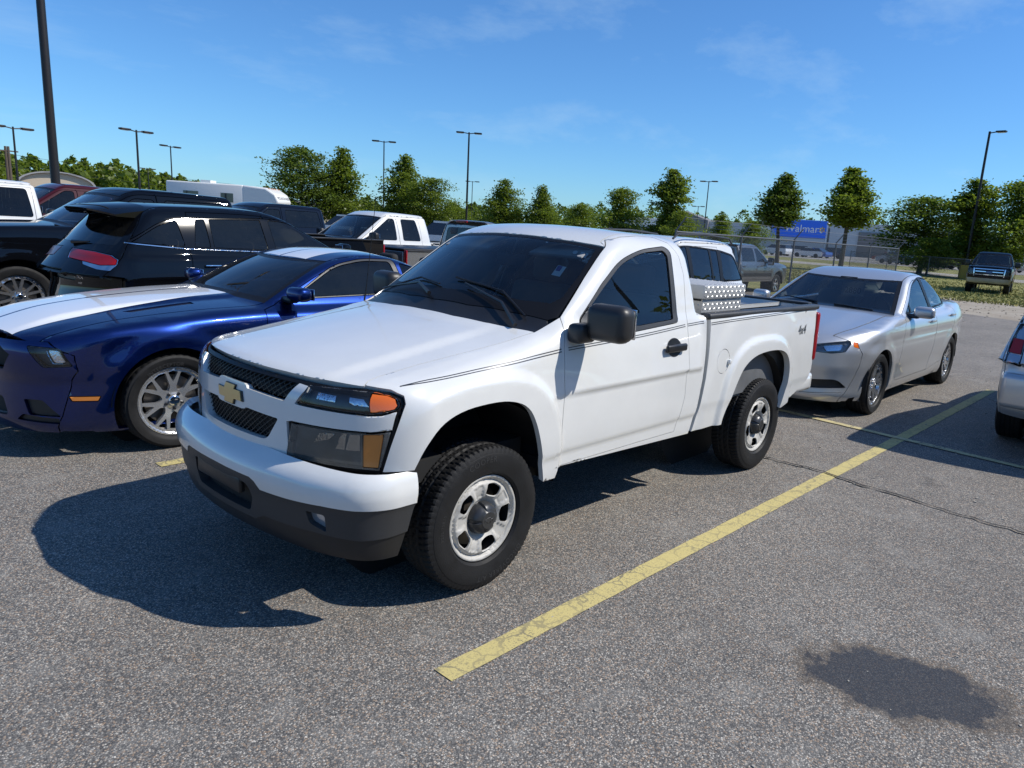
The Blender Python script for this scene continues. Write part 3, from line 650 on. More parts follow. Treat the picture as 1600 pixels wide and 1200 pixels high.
def crown_mesh(seed, h, w, z0, n, leaf, shape='cone', nb=58):
    """branches with leaf clumps along their outer halves; returns (trunk builder, leaf vertices, faces)"""
    R = random.Random(seed); b = MB(); V = []; F = []; tr = h*.018+.03; bend = [(R.gauss(0, .012)*h, R.gauss(0, .012)*h) for _ in range(5)]
    px = [(bend[i][0]*(i > 0), bend[i][1]*(i > 0), h*.93*i/4) for i in range(5)]; b.tube(px, [tr, tr*.8, tr*.6, tr*.38, tr*.1], 7)
    def at_(t): i = min(int(t*4), 3); f = t*4-i; return Vector(px[i]).lerp(Vector(px[i+1]), f)
    tips = []; lob = [R.uniform(.52, 1.22) for _ in range(9)]
    for i in range(nb):
        u = ((i+.5)/nb)**.95; t = z0/h+(1-z0/h)*u; a = i*2.399+R.uniform(-.5, .5); p = at_(min(.985, t/.95*.97))
        if shape == 'cone': rad = w/2*min(1., (1-u)**.80*1.12)*(.62+.38*min(1, u*6))
        elif shape == 'round': rad = w/2*math.sqrt(max(.03, 1-(2*u-.80)**2*.80))
        else: rad = w/2*(.70+.30*math.sin(u*11+seed))*(1-u**2.2)**.75
        rad *= lob[int((a % 6.283)/6.283*9) % 9]*R.uniform(.72, 1.06); up = rad*R.uniform(.05, .35); e = p+Vector((math.cos(a)*rad, math.sin(a)*rad, up)); e.z = min(e.z, h*.99)
        mid = p.lerp(e, .5)+Vector((0, 0, rad*.08)); b.tube([p, mid, e], [tr*.30*(1-u)+.012, tr*.16*(1-u)+.008, .005], 4, False)
        for f in ((.30, .5, .68, .84, .98) if rad > .5 else (.5, .95)): tips.append((p.lerp(e, f)+Vector((0, 0, rad*.05)), rad, f))
    for k in range(3): tips.append((at_(.9+.04*k)+Vector((0, 0, .1*k)), w*.10, .5))
    wt = [(.25+rad/(w/2))*(.6+.4*f) for _, rad, f in tips]; sw = sum(wt)
    for (c, rad, f), q_ in zip(tips, wt):
        s = .042*w+.15*rad; m = n*q_/sw*R.uniform(.55, 1.45)
        for j in range(int(m)):
            q = c+Vector((R.gauss(0, s), R.gauss(0, s), R.gauss(0, s*.42)-abs(R.gauss(0, s*.15)))); L = R.uniform(.07, .155)*(h/8)**.5; a, t = R.uniform(0, 6.28), R.uniform(-1.0, 1.0)
            ax = Vector((math.cos(a)*math.cos(t), math.sin(a)*math.cos(t), math.sin(t)*.7-.2))*L; ay = ax.cross(Vector((R.gauss(0, .6), R.gauss(0, .6), R.gauss(0, 1.4)))).normalized()*L*.6; k = len(V)
            V += [tuple(q-ax), tuple(q+ay), tuple(q+ax), tuple(q-ay)]; F.append((k, k+1, k+2, k+3))
    return b, V, F
PROTO = {}
def tree(kind, loc, h, w, leaf, label, seed, group, z0=.22, n=4200, shape='cone', cat='tree'):
    t = thing(kind, label, cat, loc, 0, group); key = (seed, shape); s = h/8.
    if key not in PROTO:
        b, V, F = crown_mesh(seed, 8., 8*w/h, 8*z0, n, leaf, shape); o = b.build('trunk', MATS['bark'], t); c = mesh_obj('crown', V, F, LEAF[leaf], t, smooth=False); PROTO[key] = (o.data, c.data)
        tag(c, kind='stuff') if 0 else None
    else:
        for nm, me in zip(('trunk', 'crown'), PROTO[key]): o = bpy.data.objects.new(nm, me); link(o, t)
    t.scale = (s*(w/h)/PRW.setdefault(key, w/h)*1.18,)*2+(s,); t.rotation_euler = (0, 0, seed*1.7+h); return t
PRW = {}
def ray_at(x, y, D):                                                # layout helper: compass bearing of a picture column, at a ground distance
    az = math.radians(-102.394)-0; xn = (x-890.15)/1146.4; yn = -(y-614.2)/1146.4; d = _f+xn*_r+yn*_u; k = D/math.hypot(d[0], d[1]); return (CAM[0]+d[0]*k, CAM[1]+d[1]*k, 0)
TR = [  # bearing, distance, height, width, leaf, seed, shape, label
  (-120.07, 74, 7.89, 4.7, 'dark', 3, 'round', 'tall dark green tree, left one of the close pair beyond the black crossover'),
  (-122.79, 75, 8.31, 5.0, 'mid', 9, 'cone', 'bright green tree, right one of the close pair beyond the black crossover'),
  (-127.25, 76, 8.16, 5.2, 'mid', 7, 'cone', 'broad dark tree standing directly behind the pole beside the white extended cab truck'),
  (-129.11, 72, 5.86, 4.3, 'mid', 11, 'round', 'short rounded tree at the right foot of the broad dark tree'),
  (-134.5, 70, 6.17, 4.5, 'mid', 5, 'cone', 'mid green tree just right of the tall centre lamp pole'),
  (-137.45, 68, 5.73, 3.6, 'light', 7, 'cone', 'narrow light green tree over the front of the white roof'),
  (-140.32, 78, 4.62, 3.9, 'light', 11, 'round', 'low round light green tree over the middle of the white roof'),
  (-143.37, 68, 5.96, 4.6, 'mid', 17, 'open', 'tree with open layered branches in front of a white wall'),
  (-147.08, 66, 7.82, 4.4, 'mid', 13, 'open', 'tall narrow tree with gaps of sky, beside the grey gabled building'),
  (-147.9, 62, 4.01, 2.5, 'light', 11, 'round', 'small yellow green tree at the foot of the tall narrow tree'),
  (-151.0, 80, 4.51, 3.9, 'light', 5, 'cone', 'bushy light green tree between two thin poles and the blue sign'),
  (-153.23, 74, 3.88, 3.2, 'light', 11, 'round', 'low light green tree left of the big tree at the store sign'),
  (-155.3, 62, 7.54, 3.9, 'dark', 19, 'cone', 'large dark tree covering the left half of the store sign'),
  (-159.75, 60, 8.05, 3.9, 'mid', 23, 'cone', 'large dark tree covering the right end of the store sign'),
  (-164.92, 72, 6.88, 5.9, 'dark', 3, 'round', 'wide dark tree in the dense group left of the leaning tall pole'),
  (-167.64, 68, 8.17, 5.4, 'dark', 13, 'open', 'tallest tree of the dense group behind the leaning tall pole'),
  (-170.3, 66, 7.95, 5.2, 'dark', 17, 'open', 'dark tree at the right end of the dense group, above the black pickup'),
  (-165.4, 66, 3.1, 2.9, 'light', 11, 'round', 'small pale tree below the dense dark group by parked cars'),
  (-131.0, 84, 3.46, 3.6, 'light', 11, 'round', 'low light bush between the short rounded tree and the tall centre lamp pole')]
def bear(az, D): return (CAM[0]+D*math.cos(math.radians(az)), CAM[1]+D*math.sin(math.radians(az)), -.012)
for az, D, h, w, lf_, sd, sh, lb in TR: tree('parking_lot_tree', bear(az, D), h, w, lf_, lb, sd, 'trees around the parking lots', n=13000, shape=sh, z0=.14 if az > -153 else .42 if az > -160 else .30)
def wood(name, az0, az1, D, h0, h1, n, leaf, seed):
    """a far belt of trees that reads as one mass: leaf clumps on many uneven crowns"""
    R = random.Random(seed); V = []; F = []
    for i in range(n):
        az = az0+(az1-az0)*(i+R.random())/n; d = D*R.uniform(.95, 1.15); c = Vector(bear(az, d)); h = R.uniform(h0, h1); w = h*R.uniform(.55, .8)
        for j in range(420):
            u = R.random(); rr = w/2*math.sqrt(max(.02, 1-(2*u-.8)**2*.8))*R.random()**.4; a = R.uniform(0, 6.28); q = c+Vector((math.cos(a)*rr, math.sin(a)*rr, h*(.12+.88*u)*R.uniform(.93, 1.03))); L = R.uniform(.25, .6)
            ax = Vector((R.gauss(0, 1), R.gauss(0, 1), R.gauss(0, .6))).normalized()*L; ay = ax.cross(Vector((R.gauss(0, 1), R.gauss(0, 1), R.gauss(0, 1)))).normalized()*L*.7; k = len(V); V += [tuple(q-ax), tuple(q+ay), tuple(q+ax), tuple(q-ay)]; F.append((k, k+1, k+2, k+3))
    return tag(mesh_obj(name, V, F, LEAF[leaf], smooth=False), kind='stuff')
wood('distant_woods', -101.2, -113.5, 165, 6, 8.6, 46, 'mid', 2); wood('distant_woods', -113, -137, 190, 3.6, 7.0, 60, 'dark', 4); wood('distant_woods', -137, -176, 270, 8, 12.5, 80, 'dark', 6)
wood('woods_across_the_road', 165, 60, 50, 11, 16, 60, 'dark', 8)
# ------------------------------------------------------------------ lamp poles and wires
mat('pole_dark', (.022, .020, .020), .45, .3); mat('pole_grey', (.30, .30, .30), .5, .4); mat('wood_pole', (.10, .075, .055), .9); mat('lamp_glass', (.75, .72, .60), .3)
def lamp_pole(loc, h, r, label, heads=2, rot=0., m='pole_dark', group='lamp poles of the parking lots', base=None, sun_lit=False):
    t = thing('lamp_pole', label, 'lamp pole', loc, rot, group); b = MB(); b.tube([(0, 0, 0), (0, 0, h)], [r, r*.72], 10); b.build('pole', MATS[m], t)
    b = MB(); b.box((-r*2, -r*2, 0), (r*2, r*2, .06)); b.build('base_plate', MATS[m], t)
    for k in range(heads):
        a = math.pi*2*k/heads; c, s = math.cos(a), math.sin(a); b = MB(); b.tube([(0, 0, h-.12), (c*.45, s*.45, h-.06)], .04, 6); b.build('lamp_arm', MATS[m], t)
        b = MB(); b.rbox((c*.82, s*.82, h-.05), (.72, .38, .13), .04, 2, rz=a); q = b.build('lamp_head', MATS[m], t); b = MB(); b.rbox((c*.82, s*.82, h-.125), (.5, .3, .02), .008, 1, rz=a); b.build('lamp_lens', MATS['lamp_glass'], q)
    if base:
        b = MB(); b.rbox((0, 0, base[1]/2), (base[0], base[0], base[1]), .05, 3, rz=.5); b.build('concrete_base', MATS['yellow_base'], t)
    return t
mat('yellow_base', (.62, .36, .03), .7, var=.12, vscale=4)
for az, D, h, r, lb, hd, ro, kw in ((-105.52, 22.5, 11.5, .105, 'thick brown steel pole that leaves the top of the picture at far left', 2, .3, dict()), (-103.63, 62, 5.9, .075, 'slim pole with two flat heads at the far left edge', 2, .2, {}), (-110.05, 62, 6.55, .085, 'pole with two heads rising above the black truck roof at left', 2, .25, {}), (-111.95, 85, 7.2, .075, 'thin two headed pole just right of the pole above the black truck', 2, .4, {}),
        (-110.58, 140, 6.95, .09, 'tiny far pole between the two left poles', 2, .1, {}), (-125.72, 80, 9.25, .075, 'pole rising through the broad dark tree behind the white extended cab truck', 2, 2.4, {}), (-131.78, 72, 9.9, .105, 'tall black pole with a double head in the centre of the picture', 2, 2.35, {}), (-132.15, 130, 8.7, .075, 'thin far pole right beside the tall centre pole', 2, 2.2, {}),
        (-149.74, 95, 8.7, .08, 'thin pole right of the grey gabled building', 2, 1.6, {}), (-149.15, 135, 7.3, .075, 'short far pole in front of the grey gabled building', 2, 1.7, {}), (-167.75, 66, 11.0, .12, 'tall leaning looking pole on a yellow concrete block at right', 1, 1.4, dict(base=(.80, 1.05)))):
    lamp_pole(bear(az, D), h, r, lb, hd, ro, **kw)
lamp_pole((-24, 15.5, 0), 12, .13, 'dark lamp pole seen only as a reflection in the pickup door window', 4, .6)
for az, lb in ((-103.17, 'left one of two bare wooden utility poles at the far left edge'), (-103.31, 'right one of two bare wooden utility poles at the far left edge')):
    t = thing('utility_pole', lb, 'utility pole', bear(az, 95), 0, 'wooden utility poles'); b = MB(); b.tube([(0, 0, 0), (0, 0, 6.2)], [.16, .11], 8); b.build('pole', MATS['wood_pole'], t); b = MB(); b.box((-.8, -.05, 5.7), (.8, .05, 5.82)); b.build('crossarm', MATS['wood_pole'], t)
p0, p1 = Vector(bear(-101, 98)), Vector(bear(-121, 150))
for i, (h0, h1) in enumerate(((5.9, 5.6), (4.6, 4.4))):
    b = MB(); b.tube([tuple(p0.lerp(p1, k/14)+Vector((0, 0, h0+(h1-h0)*k/14-2.*(k/14)*(1-k/14)))) for k in range(15)], .022, 4, False); tag(b.build('power_line', MATS['pole_dark']), ['upper thin power line crossing the sky at far left', 'lower thin power line just above the woods at far left'][i], 'power line', 'power lines')
# ------------------------------------------------------------------ chain link fence
mat('galvanised', (.15, .153, .157), .5, .6, var=.15, vscale=8); mat('wire', (.10, .10, .105), .5, .6)
def fence(pts, h, label, arms=True, mesh=True):
    t = thing('chain_link_fence', label, 'fence', (pts[0][0], pts[0][1], 0)); o = Vector((pts[0][0], pts[0][1], 0))
    for i, (x, y) in enumerate(pts):
        b = MB(); q = Vector((x, y, 0))-o; b.tube([tuple(q), tuple(q+Vector((0, 0, h+.05)))], .030, 8)
        if arms: b.tube([tuple(q+Vector((0, 0, h+.03))), tuple(q+Vector((-.05, .22, h+.36)))], .018, 6)
        b.build('fence_post', MATS['galvanised'], t)
    for (x0, y0), (x1, y1) in zip(pts, pts[1:]):
        a, c = Vector((x0, y0, 0))-o, Vector((x1, y1, 0))-o; L = (c-a).length; d = (c-a)/L; b = MB(); b.tube([tuple(a+Vector((0, 0, h))), tuple(c+Vector((0, 0, h)))], .021, 6, False); b.build('top_rail', MATS['galvanised'], t)
        if arms:
            b = MB()
            for k in range(3): e = Vector((-.05*(k+1)/3, .22*(k+1)/3, h+.05+.30*(k+1)/3)); b.tube([tuple(a+e), tuple((a+c)/2+e-Vector((0, 0, .015))), tuple(c+e)], .004, 3, False)
            tag(b.build('barbed_wire', MATS['galvanised'], t), kind='stuff')
        if mesh:
            b = MB(); hh = h-.06; s = -hh
            while s < L:
                for sg in (1, -1):
                    u0, u1 = (s, s+hh) if sg > 0 else (s+hh, s); z0, z1 = .04, .04+hh; k0, k1 = 0., 1.
                    lo, hi = min(u0, u1), max(u0, u1)
                    f0 = max(0, (0-lo)/(hi-lo)); f1 = min(1, (L-lo)/(hi-lo))
                    if f1 <= f0: continue
                    if sg < 0: f0, f1 = 1-f1, 1-f0
                    A = a+d*(u0+(u1-u0)*f0)+Vector((0, 0, z0+hh*f0)); B = a+d*(u0+(u1-u0)*f1)+Vector((0, 0, z0+hh*f1)); b.tube([tuple(A), tuple(B)], .0036, 3, False)
                s += .078
            tag(b.build('wire_mesh', MATS['wire'], t), kind='stuff')
    return t
fence([(-13.4+0*i, -6.75) if i == 0 else (-16.37-3.4*(i-1), -6.54+.02*i) for i in range(6)], 1.83, 'chain link fence with barbed wire arms between the white SUV and the grey pickup')
fence([(-62.5, -20), (-61.2, -16.5), (-60.1, -13.0), (-57.3, -9.1), (-54.5, -5.2)], 1.5, 'low chain link fence on thin posts across the grass at right', arms=False, mesh=True)
# ------------------------------------------------------------------ the store and the other buildings
mat('store_grey', (.50, .505, .51), .85, var=.05, vscale=.4); mat('store_light', (.74, .74, .72), .85, var=.04, vscale=.4); mat('store_dark', (.19, .19, .195), .8); mat('sign_blue', (.03, .16, .78), .4); mat('sign_white', (.82, .82, .82), .5); mat('sign_yellow', (.85, .50, .02), .5); mat('store_glass', (.02, .025, .03), .15); mat('store_brown', (.20, .175, .165), .8); mat('beige', (.55, .45, .33), .8); mat('roof_metal', (.34, .33, .32), .6)
def store():
    D = 185; P0, P1 = Vector(bear(-142.5, 196)), Vector(bear(-174, 182)); ux = (P1-P0).normalized(); ang = math.atan2(ux.y, ux.x); t = thing('store_building', 'long low grey supermarket with blue sign panels beyond the far parking lot', 'store', (P0.x, P0.y, 0), ang); W_ = (P1-P0).length
    def X(az):                                                      # distance along the front of a compass bearing
        d = Vector((math.cos(math.radians(az)), math.sin(math.radians(az)), 0)); o = Vector((CAM[0], CAM[1], 0))-Vector((P0.x, P0.y, 0)); n = Vector((-ux.y, ux.x, 0)); k = -o.dot(n)/d.dot(n); return (o+d*k).dot(ux)
    s = -1 if Vector((-ux.y, ux.x, 0)).dot(Vector((CAM[0], CAM[1], 0))-P0) < 0 else 1    # side of the front that faces the lots
    def blk(nm, a0, a1, z0, z1, m, d0, d1, par=t):
        x0, x1 = sorted((X(a0), X(a1))); b = MB(); y0, y1 = sorted((s*d0, s*d1)); b.box((x0, y0, z0), (x1, y1, z1)); return b.build(nm, MATS[m], par, smooth=False)
    blk('wall', -142.5, -173.5, 0, 6.0, 'store_grey', -40, 0)
    x0, x1 = sorted((X(-147.95), X(-150.05))); b = MB(); hi, lo_ = (8.3, 6.2) if X(-147.95) < X(-150.05) else (6.2, 8.3); b.prism([(x0, 0), (x1, 0), (x1, lo_), (x0, hi)], s*-6, s*1.0, 'y'); b.build('gable_wall', MATS['store_dark'], t, smooth=False)
    blk('low_wall', -143.6, -147.5, 0, 5.4, 'store_light', -1, 2); blk('low_wall_band', -143.6, -147.5, 2.2, 3.8, 'store_dark', 2, 2.2)
    g = blk('sign_panel', -148.0, -149.65, 1.7, 3.5, 'sign_blue', 1.0, 1.4); V, F = text_mesh('Grocery', 1.0); lett(t, g, V, F, X(-148.62), s*1.45, 2.6, s)
    blk('front_section', -153.9, -158.6, 0, 7.5, 'store_light', -2, 1.6); g = blk('sign_panel', -154.69, -158.51, 3.55, 7.35, 'sign_blue', 1.6, 2.0); V, F = text_mesh('Walmart', 2.35); lett(t, g, V, F, X(-156.95), s*2.06, 5.45, s)
    b = MB(); cx = X(-158.25)
    for k in range(6):
        a = math.pi/3*k+math.pi/6; b.tube([(cx+.22*math.cos(a), s*2.06, 5.5+.22*math.sin(a)), (cx+.62*math.cos(a), s*2.06, 5.5+.62*math.sin(a))], .11, 5)
    b.build('spark_emblem', MATS['sign_yellow'], g)
    blk('wall_base', -154.2, -158.5, 0, 3.4, 'store_grey', 1.6, 1.9)
    blk('front_section', -158.75, -162.9, 0, 7.35, 'store_grey', -2, 1.2); blk('garage_front', -160.7, -162.72, 0, 4.5, 'store_brown', 1.2, 1.5); blk('garage_lintel', -160.7, -162.72, 4.5, 5.5, 'store_dark', 1.2, 1.6)
    g = blk('sign_panel', -166.7, -167.95, 3.85, 5.5, 'sign_blue', 1.4, 1.8); V, F = text_mesh('Pharmacy', .95); lett(t, g, V, F, X(-167.33), s*1.86, 4.7, s)
    blk('entrance_section', -164.6, -168.4, 0, 6.6, 'store_dark', -2, 1.4); blk('entrance_glass', -168.65, -169.9, .2, 3.6, 'store_glass', 1.4, 1.6); blk('front_section', -168.5, -173.4, 0, 6.4, 'store_grey', -2, 1.3)
    for k in range(6): xx = X(-168.65)+(X(-169.9)-X(-168.65))*k/5; b = MB(); b.box((xx-.08, min(s*1.6, s*1.7), .2), (xx+.08, max(s*1.6, s*1.7), 3.6)); b.build('door_frame', MATS['store_light'], t, smooth=False)
    return t
def lett(t, g, V, F, x, y, z, s):
    V = [(x+q[0]*(1 if s < 0 else -1), y, z+q[1]) for q in V]; mesh_obj('sign_lettering', V, F, MATS['sign_white'], g, smooth=False)
store()
t = thing('arched_roof_hall', 'beige hall with a low arched roof behind the maroon truck', 'hall', bear(-105.6, 128), math.radians(-105.6+90)); pr = [(-3.9, 0), (3.9, 0)]+[(3.9*math.cos(a), 3.0+1.5*math.sin(a)) for a in np.linspace(0, math.pi, 16)]; b = MB(); b.prism(pr, 0, 12, 'y'); b.build('wall', MATS['beige'], t, smooth=False)
b = MB(); b.prism([(4.15*math.cos(a), 3.0+1.7*math.sin(a)) for a in np.linspace(0, math.pi, 16)]+[(3.9*math.cos(a), 3.0+1.53*math.sin(a)) for a in np.linspace(math.pi, 0, 16)], -.5, 12.4, 'y'); b.build('roof', MATS['roof_metal'], t, smooth=False)
t = thing('low_building', 'small beige flat roofed building at the foot of the dark pair of trees', 'building', bear(-121.3, 150), math.radians(-32)); b = MB(); b.box((-7, 0, 0), (7, 8, 3.2)); b.build('wall', MATS['beige'], t, smooth=False); b = MB(); b.box((-7.2, -.2, 3.2), (7.2, 8.2, 3.6)); b.build('roof', MATS['roof_metal'], t, smooth=False)
t = thing('stop_sign', 'small red stop sign in front of the store entrance at right', 'sign', bear(-167.7, 112), math.radians(12)); b = MB(); b.tube([(0, 0, 0), (0, 0, 2.5)], .04, 6); b.build('post', MATS['galvanised'], t); b = MB(); b.prism([(.42*math.cos(math.radians(22.5+45*k)), 2.6+.42*math.sin(math.radians(22.5+45*k))) for k in range(8)], .05, .08, 'x'); o = b.build('plate', mat('sign_red', (.5, .02, .02), .5), t, smooth=False); V, F = text_mesh('STOP', .24); mesh_obj('lettering', [(.085, q[0], 2.6+q[1]) for q in V], F, MATS['sign_white'], o, smooth=False)
# ------------------------------------------------------------------ parked cars in the far lot
mat('far_glass', (.02, .026, .035), .08, coat=1.); FARP = {n: mat('far_'+n, c, .35, coat=.8) for n, c in dict(white=(.72, .72, .72), silver=(.42, .43, .44), grey=(.16, .165, .17), black=(.012, .012, .014), blue=(.03, .09, .34), red=(.30, .02, .02), navy=(.02, .03, .07), tan=(.34, .30, .24)).items()}
FAR = {}
def far_car(kind, colour, loc, rz, label):
    t = thing('parked_car', label, 'car', loc, rz, 'cars parked in the far store lot')
    if kind not in FAR:
        P = {'saloon': ([(2.2, .25), (2.3, .55), (2.1, .78), (1.1, .95), (-1.5, 1.0), (-2.2, .95), (-2.3, .6), (-2.2, .25)], [(1.1, .95), (.35, 1.40), (-.7, 1.45), (-1.6, 1.0)]), 'suv': ([(2.2, .3), (2.3, .7), (2.1, .98), (1.2, 1.10), (-2.2, 1.12), (-2.3, .7), (-2.2, .3)], [(1.2, 1.10), (.5, 1.66), (-1.9, 1.68), (-2.2, 1.12)]), 'truck': ([(2.6, .4), (2.7, .8), (2.5, 1.15), (1.3, 1.22), (-.7, 1.22), (-.72, 1.12), (-2.8, 1.12), (-2.8, .45)], [(1.3, 1.22), (.6, 1.82), (-.6, 1.85), (-.7, 1.22)])}[kind]
        FAR[kind] = P
    lo, up = FAR[kind]; b = MB(); n = len(lo); V = [(x, y*(.90 if z > .4 else .84), z) for y in (-1, 1) for x, z in lo]; b.add(V, [tuple(range(n)), tuple(range(2*n-1, n-1, -1))]+[(i+n, (i+1) % n+n, (i+1) % n, i) for i in range(n)]); 
    cols = FARP[colour]; b.build('body', cols, t, smooth=False)
    b = MB(); m = len(up); top = max(z for x, z in up); f = lambda z: .86-.22*(z-up[0][1])/(top-up[0][1]); V = [(x, s*f(z), z) for s in (-1, 1) for x, z in up]; b.add(V, [tuple(range(m)), tuple(range(2*m-1, m-1, -1))]+[(i+m, (i+1) % m+m, (i+1) % m, i) for i in range(m)]); c = b.build('windows', MATS['far_glass'], t, smooth=False)
    b = MB(); (xa, za), (xb, zb) = up[1], up[2]; b.box((xb, -.66, min(za, zb)-.06), (xa, .66, max(za, zb)+.03)); b.build('roof', cols, t, smooth=False)
    for x in (1.35, -1.4):
        for s in (1, -1): q = MB(); q.lathe([(0, .1*s), (.32, .1*s), (.34, 0), (.32, -.1*s), (0, -.1*s)], 12, 'y', (x, s*.80, .33)); q.build('wheel', MATS['rubber_far'], t, smooth=False)
    return t
FC = [(-155.16, 118, 'suv', 'white', 'white SUV under the store sign right of the grey pickup hood'), (-156.41, 122, 'suv', 'silver', 'silver SUV second in the row under the store sign'), (-157.3, 120, 'saloon', 'white', 'white saloon third in the row under the store sign'), (-158.0, 124, 'saloon', 'blue', 'bright blue saloon beside the grass island'), (-158.87, 126, 'suv', 'navy', 'dark blue SUV right of the bright blue saloon'),
      (-163.1, 116, 'suv', 'silver', 'silver SUV left of the grey saloon row by the garage front'), (-163.78, 112, 'saloon', 'grey', 'dark grey saloon nearest to the fence corner'), (-164.3, 130, 'suv', 'white', 'white SUV behind the dark grey saloon'), (-164.79, 118, 'saloon', 'silver', 'silver saloon below the pale small tree'), (-165.57, 128, 'suv', 'white', 'white SUV in the middle of the busy row below the dense trees'), (-165.9, 112, 'suv', 'black', 'black SUV left of the yellow block'), (-166.15, 108, 'saloon', 'white', 'white saloon in front of the busy row'), (-166.9, 106, 'truck', 'black', 'black pickup just left of the yellow block'), (-168.87, 126, 'saloon', 'navy', 'navy saloon right of the yellow block'), (-169.57, 122, 'suv', 'silver', 'silver SUV in front of the entrance doors'), (-170.14, 118, 'suv', 'grey', 'grey SUV partly behind the black pickup facing us'), (-170.8, 130, 'saloon', 'white', 'white saloon behind the grey SUV'), (-162.7, 138, 'saloon', 'red', 'red saloon far back near the garage front'),
      (-130.55, 34, 'suv', 'white', 'small white SUV seen between the white extended cab truck and the silver truck'), (-123.4, 44, 'suv', 'white', 'white car roof showing behind the navy truck')]
for i, (az, D, k, c, lb) in enumerate(FC): far_car(k, c, bear(az, D)[:2]+(.004,), math.radians(az+(90 if i % 3 else 60)+random.uniform(-8, 8)) if i < 18 else math.radians(-60), lb)
# ------------------------------------------------------------------ the white pickup
def build_hero():
    Fh, W = hero_F, MATS['white_paint']; t = thing('pickup_truck', 'white regular cab pickup truck parked in the middle with an aluminum toolbox in its bed', 'pickup truck', (-1.41, 0, 0))
    R = bpy.data.objects.new('chassis_origin', None)
    class Sh:                                                       # children are modelled with the front axle at x=0
        pass
    off = Vector((1.41, 0, 0)); made = []
    base = set(SC.objects)
    def lf(view, pts): return lift(Fh, view, dense(pts, .035))
    def l1(view, pts): return lift(Fh, view, pts)
    def both(poly): return [(-y, z) for y, z in poly][::-1]
    # ---- front face, drawn from the front (y,z)
    RU = [[(-.125, .998), (-.045, .994), (-.05, .957), (-.135, .960)], [(.015, .995), (.075, .990), (.100, .950), (.016, .953)]]
    RL = [[(-.118, .815), (-.045, .822), (-.075, .794), (-.148, .768)], [(.018, .824), (.062, .826), (.062, .758), (.0, .757)], [(-.02, .826), (.004, .828), (-.006, .757), (-.045, .757)]]
    FV = 'F'
    lampU = to_view(lf('D45', rnd([(-.152, 1.009), (-.192, .934), (.106, .922), (.160, .926), (.226, .948), (.234, .972), (.207, .997), (.137, 1.010), (-.021, 1.012)], [.01, .008, 0, 0, .02, .02, .02, 0, 0])), FV).tolist()
    ambU = to_view(lf('D45', [(.117, 1.004), (.179, 1.000), (.212, .988), (.222, .962), (.211, .947), (.160, .934), (.114, .930)]), FV).tolist()
    lampL = to_view(lf('D45', [(-.225, .844), (-.011, .842), (.118, .842), (.200, .855), (.155, .690), (-.038, .694), (-.248, .700)]), FV).tolist()
    ambL = to_view(lf('D45', [(.086, .836), (.170, .843), (.150, .700), (.086, .700)]), FV).tolist()
    barU = to_view(lf('D45', [(.223, .939), (.160, .920), (.106, .915), (-.095, .922), (-.20, .926)]), FV).tolist()
    barD = to_view(lf('D45', [(-.222, .852), (-.011, .850), (.118, .850), (.204, .862)]), FV).tolist()
    gU = [(.420, 1.010), (.370, .930), (.20, .940), (.13, .943), (.12, .955), (.10, .961), (-.10, .961), (-.12, .955), (-.13, .943), (-.20, .940), (-.370, .930), (-.420, 1.010), (-.2, 1.014), (.2, 1.014)]
    gL = rnd([(.342, .848), (.276, .746), (.1, .746), (-.1, .746), (-.276, .746), (-.342, .848), (-.13, .858), (-.12, .850), (-.10, .846), (.10, .846), (.12, .850), (.13, .858)], [.01, .035, 0, 0, .035, .01, 0, 0, 0, 0, 0, 0])
    half = [(0, .705), (.30, .700), (.395, .694)]+[(.408, .700), (.392, .846)]+barD+barU+[(.430, .928), (.478, 1.004), (.428, 1.009)]
    sur = half+[(-y, z) for y, z in half[::-1]]
    edge = to_view(lf('D45', [(.165, .672), (.195, .790), (.228, .895), (.250, .967), (.241, .998), (.187, 1.017), (.077, 1.026)]), FV).tolist()
    seal = [(0, .69), (.3, .688), (.40, .682)]+edge+[(.55, 1.022), (.3, 1.030), (0, 1.032)]; seal = seal+[(-y, z) for y, z in seal[::-1]]
    regs = [('ambU', ambU), ('ambUr', both(ambU)), ('lampU', lampU), ('lampUr', both(lampU)), ('ambL', ambL), ('ambLr', both(ambL)), ('lampL', lampL), ('lampLr', both(lampL)), ('gU', gU), ('gL', gL), ('sur', sur), ('seal', seal)]
    g = partition(Fh, FV, regs, h=.022, gap=.003, span=(-2, 2))
    emit('grille_surround', g['sur'], W, t, depth=.03)
    emit('front_seal', g['seal'], MATS['seal'], t, depth=.04, off=-.012)
    for k, lens, dark in (('U', 'lens', 'lamp_dark'), ('L', 'lens_hazed', 'lamp_grey')):
        for s in ('', 'r'):
            hl = emit('headlight', [g['lamp'+k+s]], MATS[lens], t, depth=.006, off=.001)[0]; emit('turn_signal', [g['amb'+k+s]], MATS['amber' if k == 'U' else 'amber_old'], hl, depth=.02, off=-.002 if k == 'U' else -.006)
            emit('housing', [g['lamp'+k+s]], MATS[dark], hl, depth=.01, off=-.042)
            for q in (RU if k == 'U' else RL):
                pv = to_view(l1('D45', q), FV).tolist(); rg = partition(Fh, FV, [('r', pv if s == '' else both(pv))], h=.02, gap=0, span=(-2, 2))['r']; emit('reflector', rg, MATS['reflector'], hl, depth=.006, off=-.034)
    # bow-tie emblem: a flat cross with slanted arms
    bt = [(-.105, .016), (-.092, -.024), (-.036, -.024), (-.042, -.042), (.036, -.042), (.044, -.019), (.105, -.019), (.092, .022), (.040, .022), (.046, .040), (-.036, .040), (-.046, .016)]
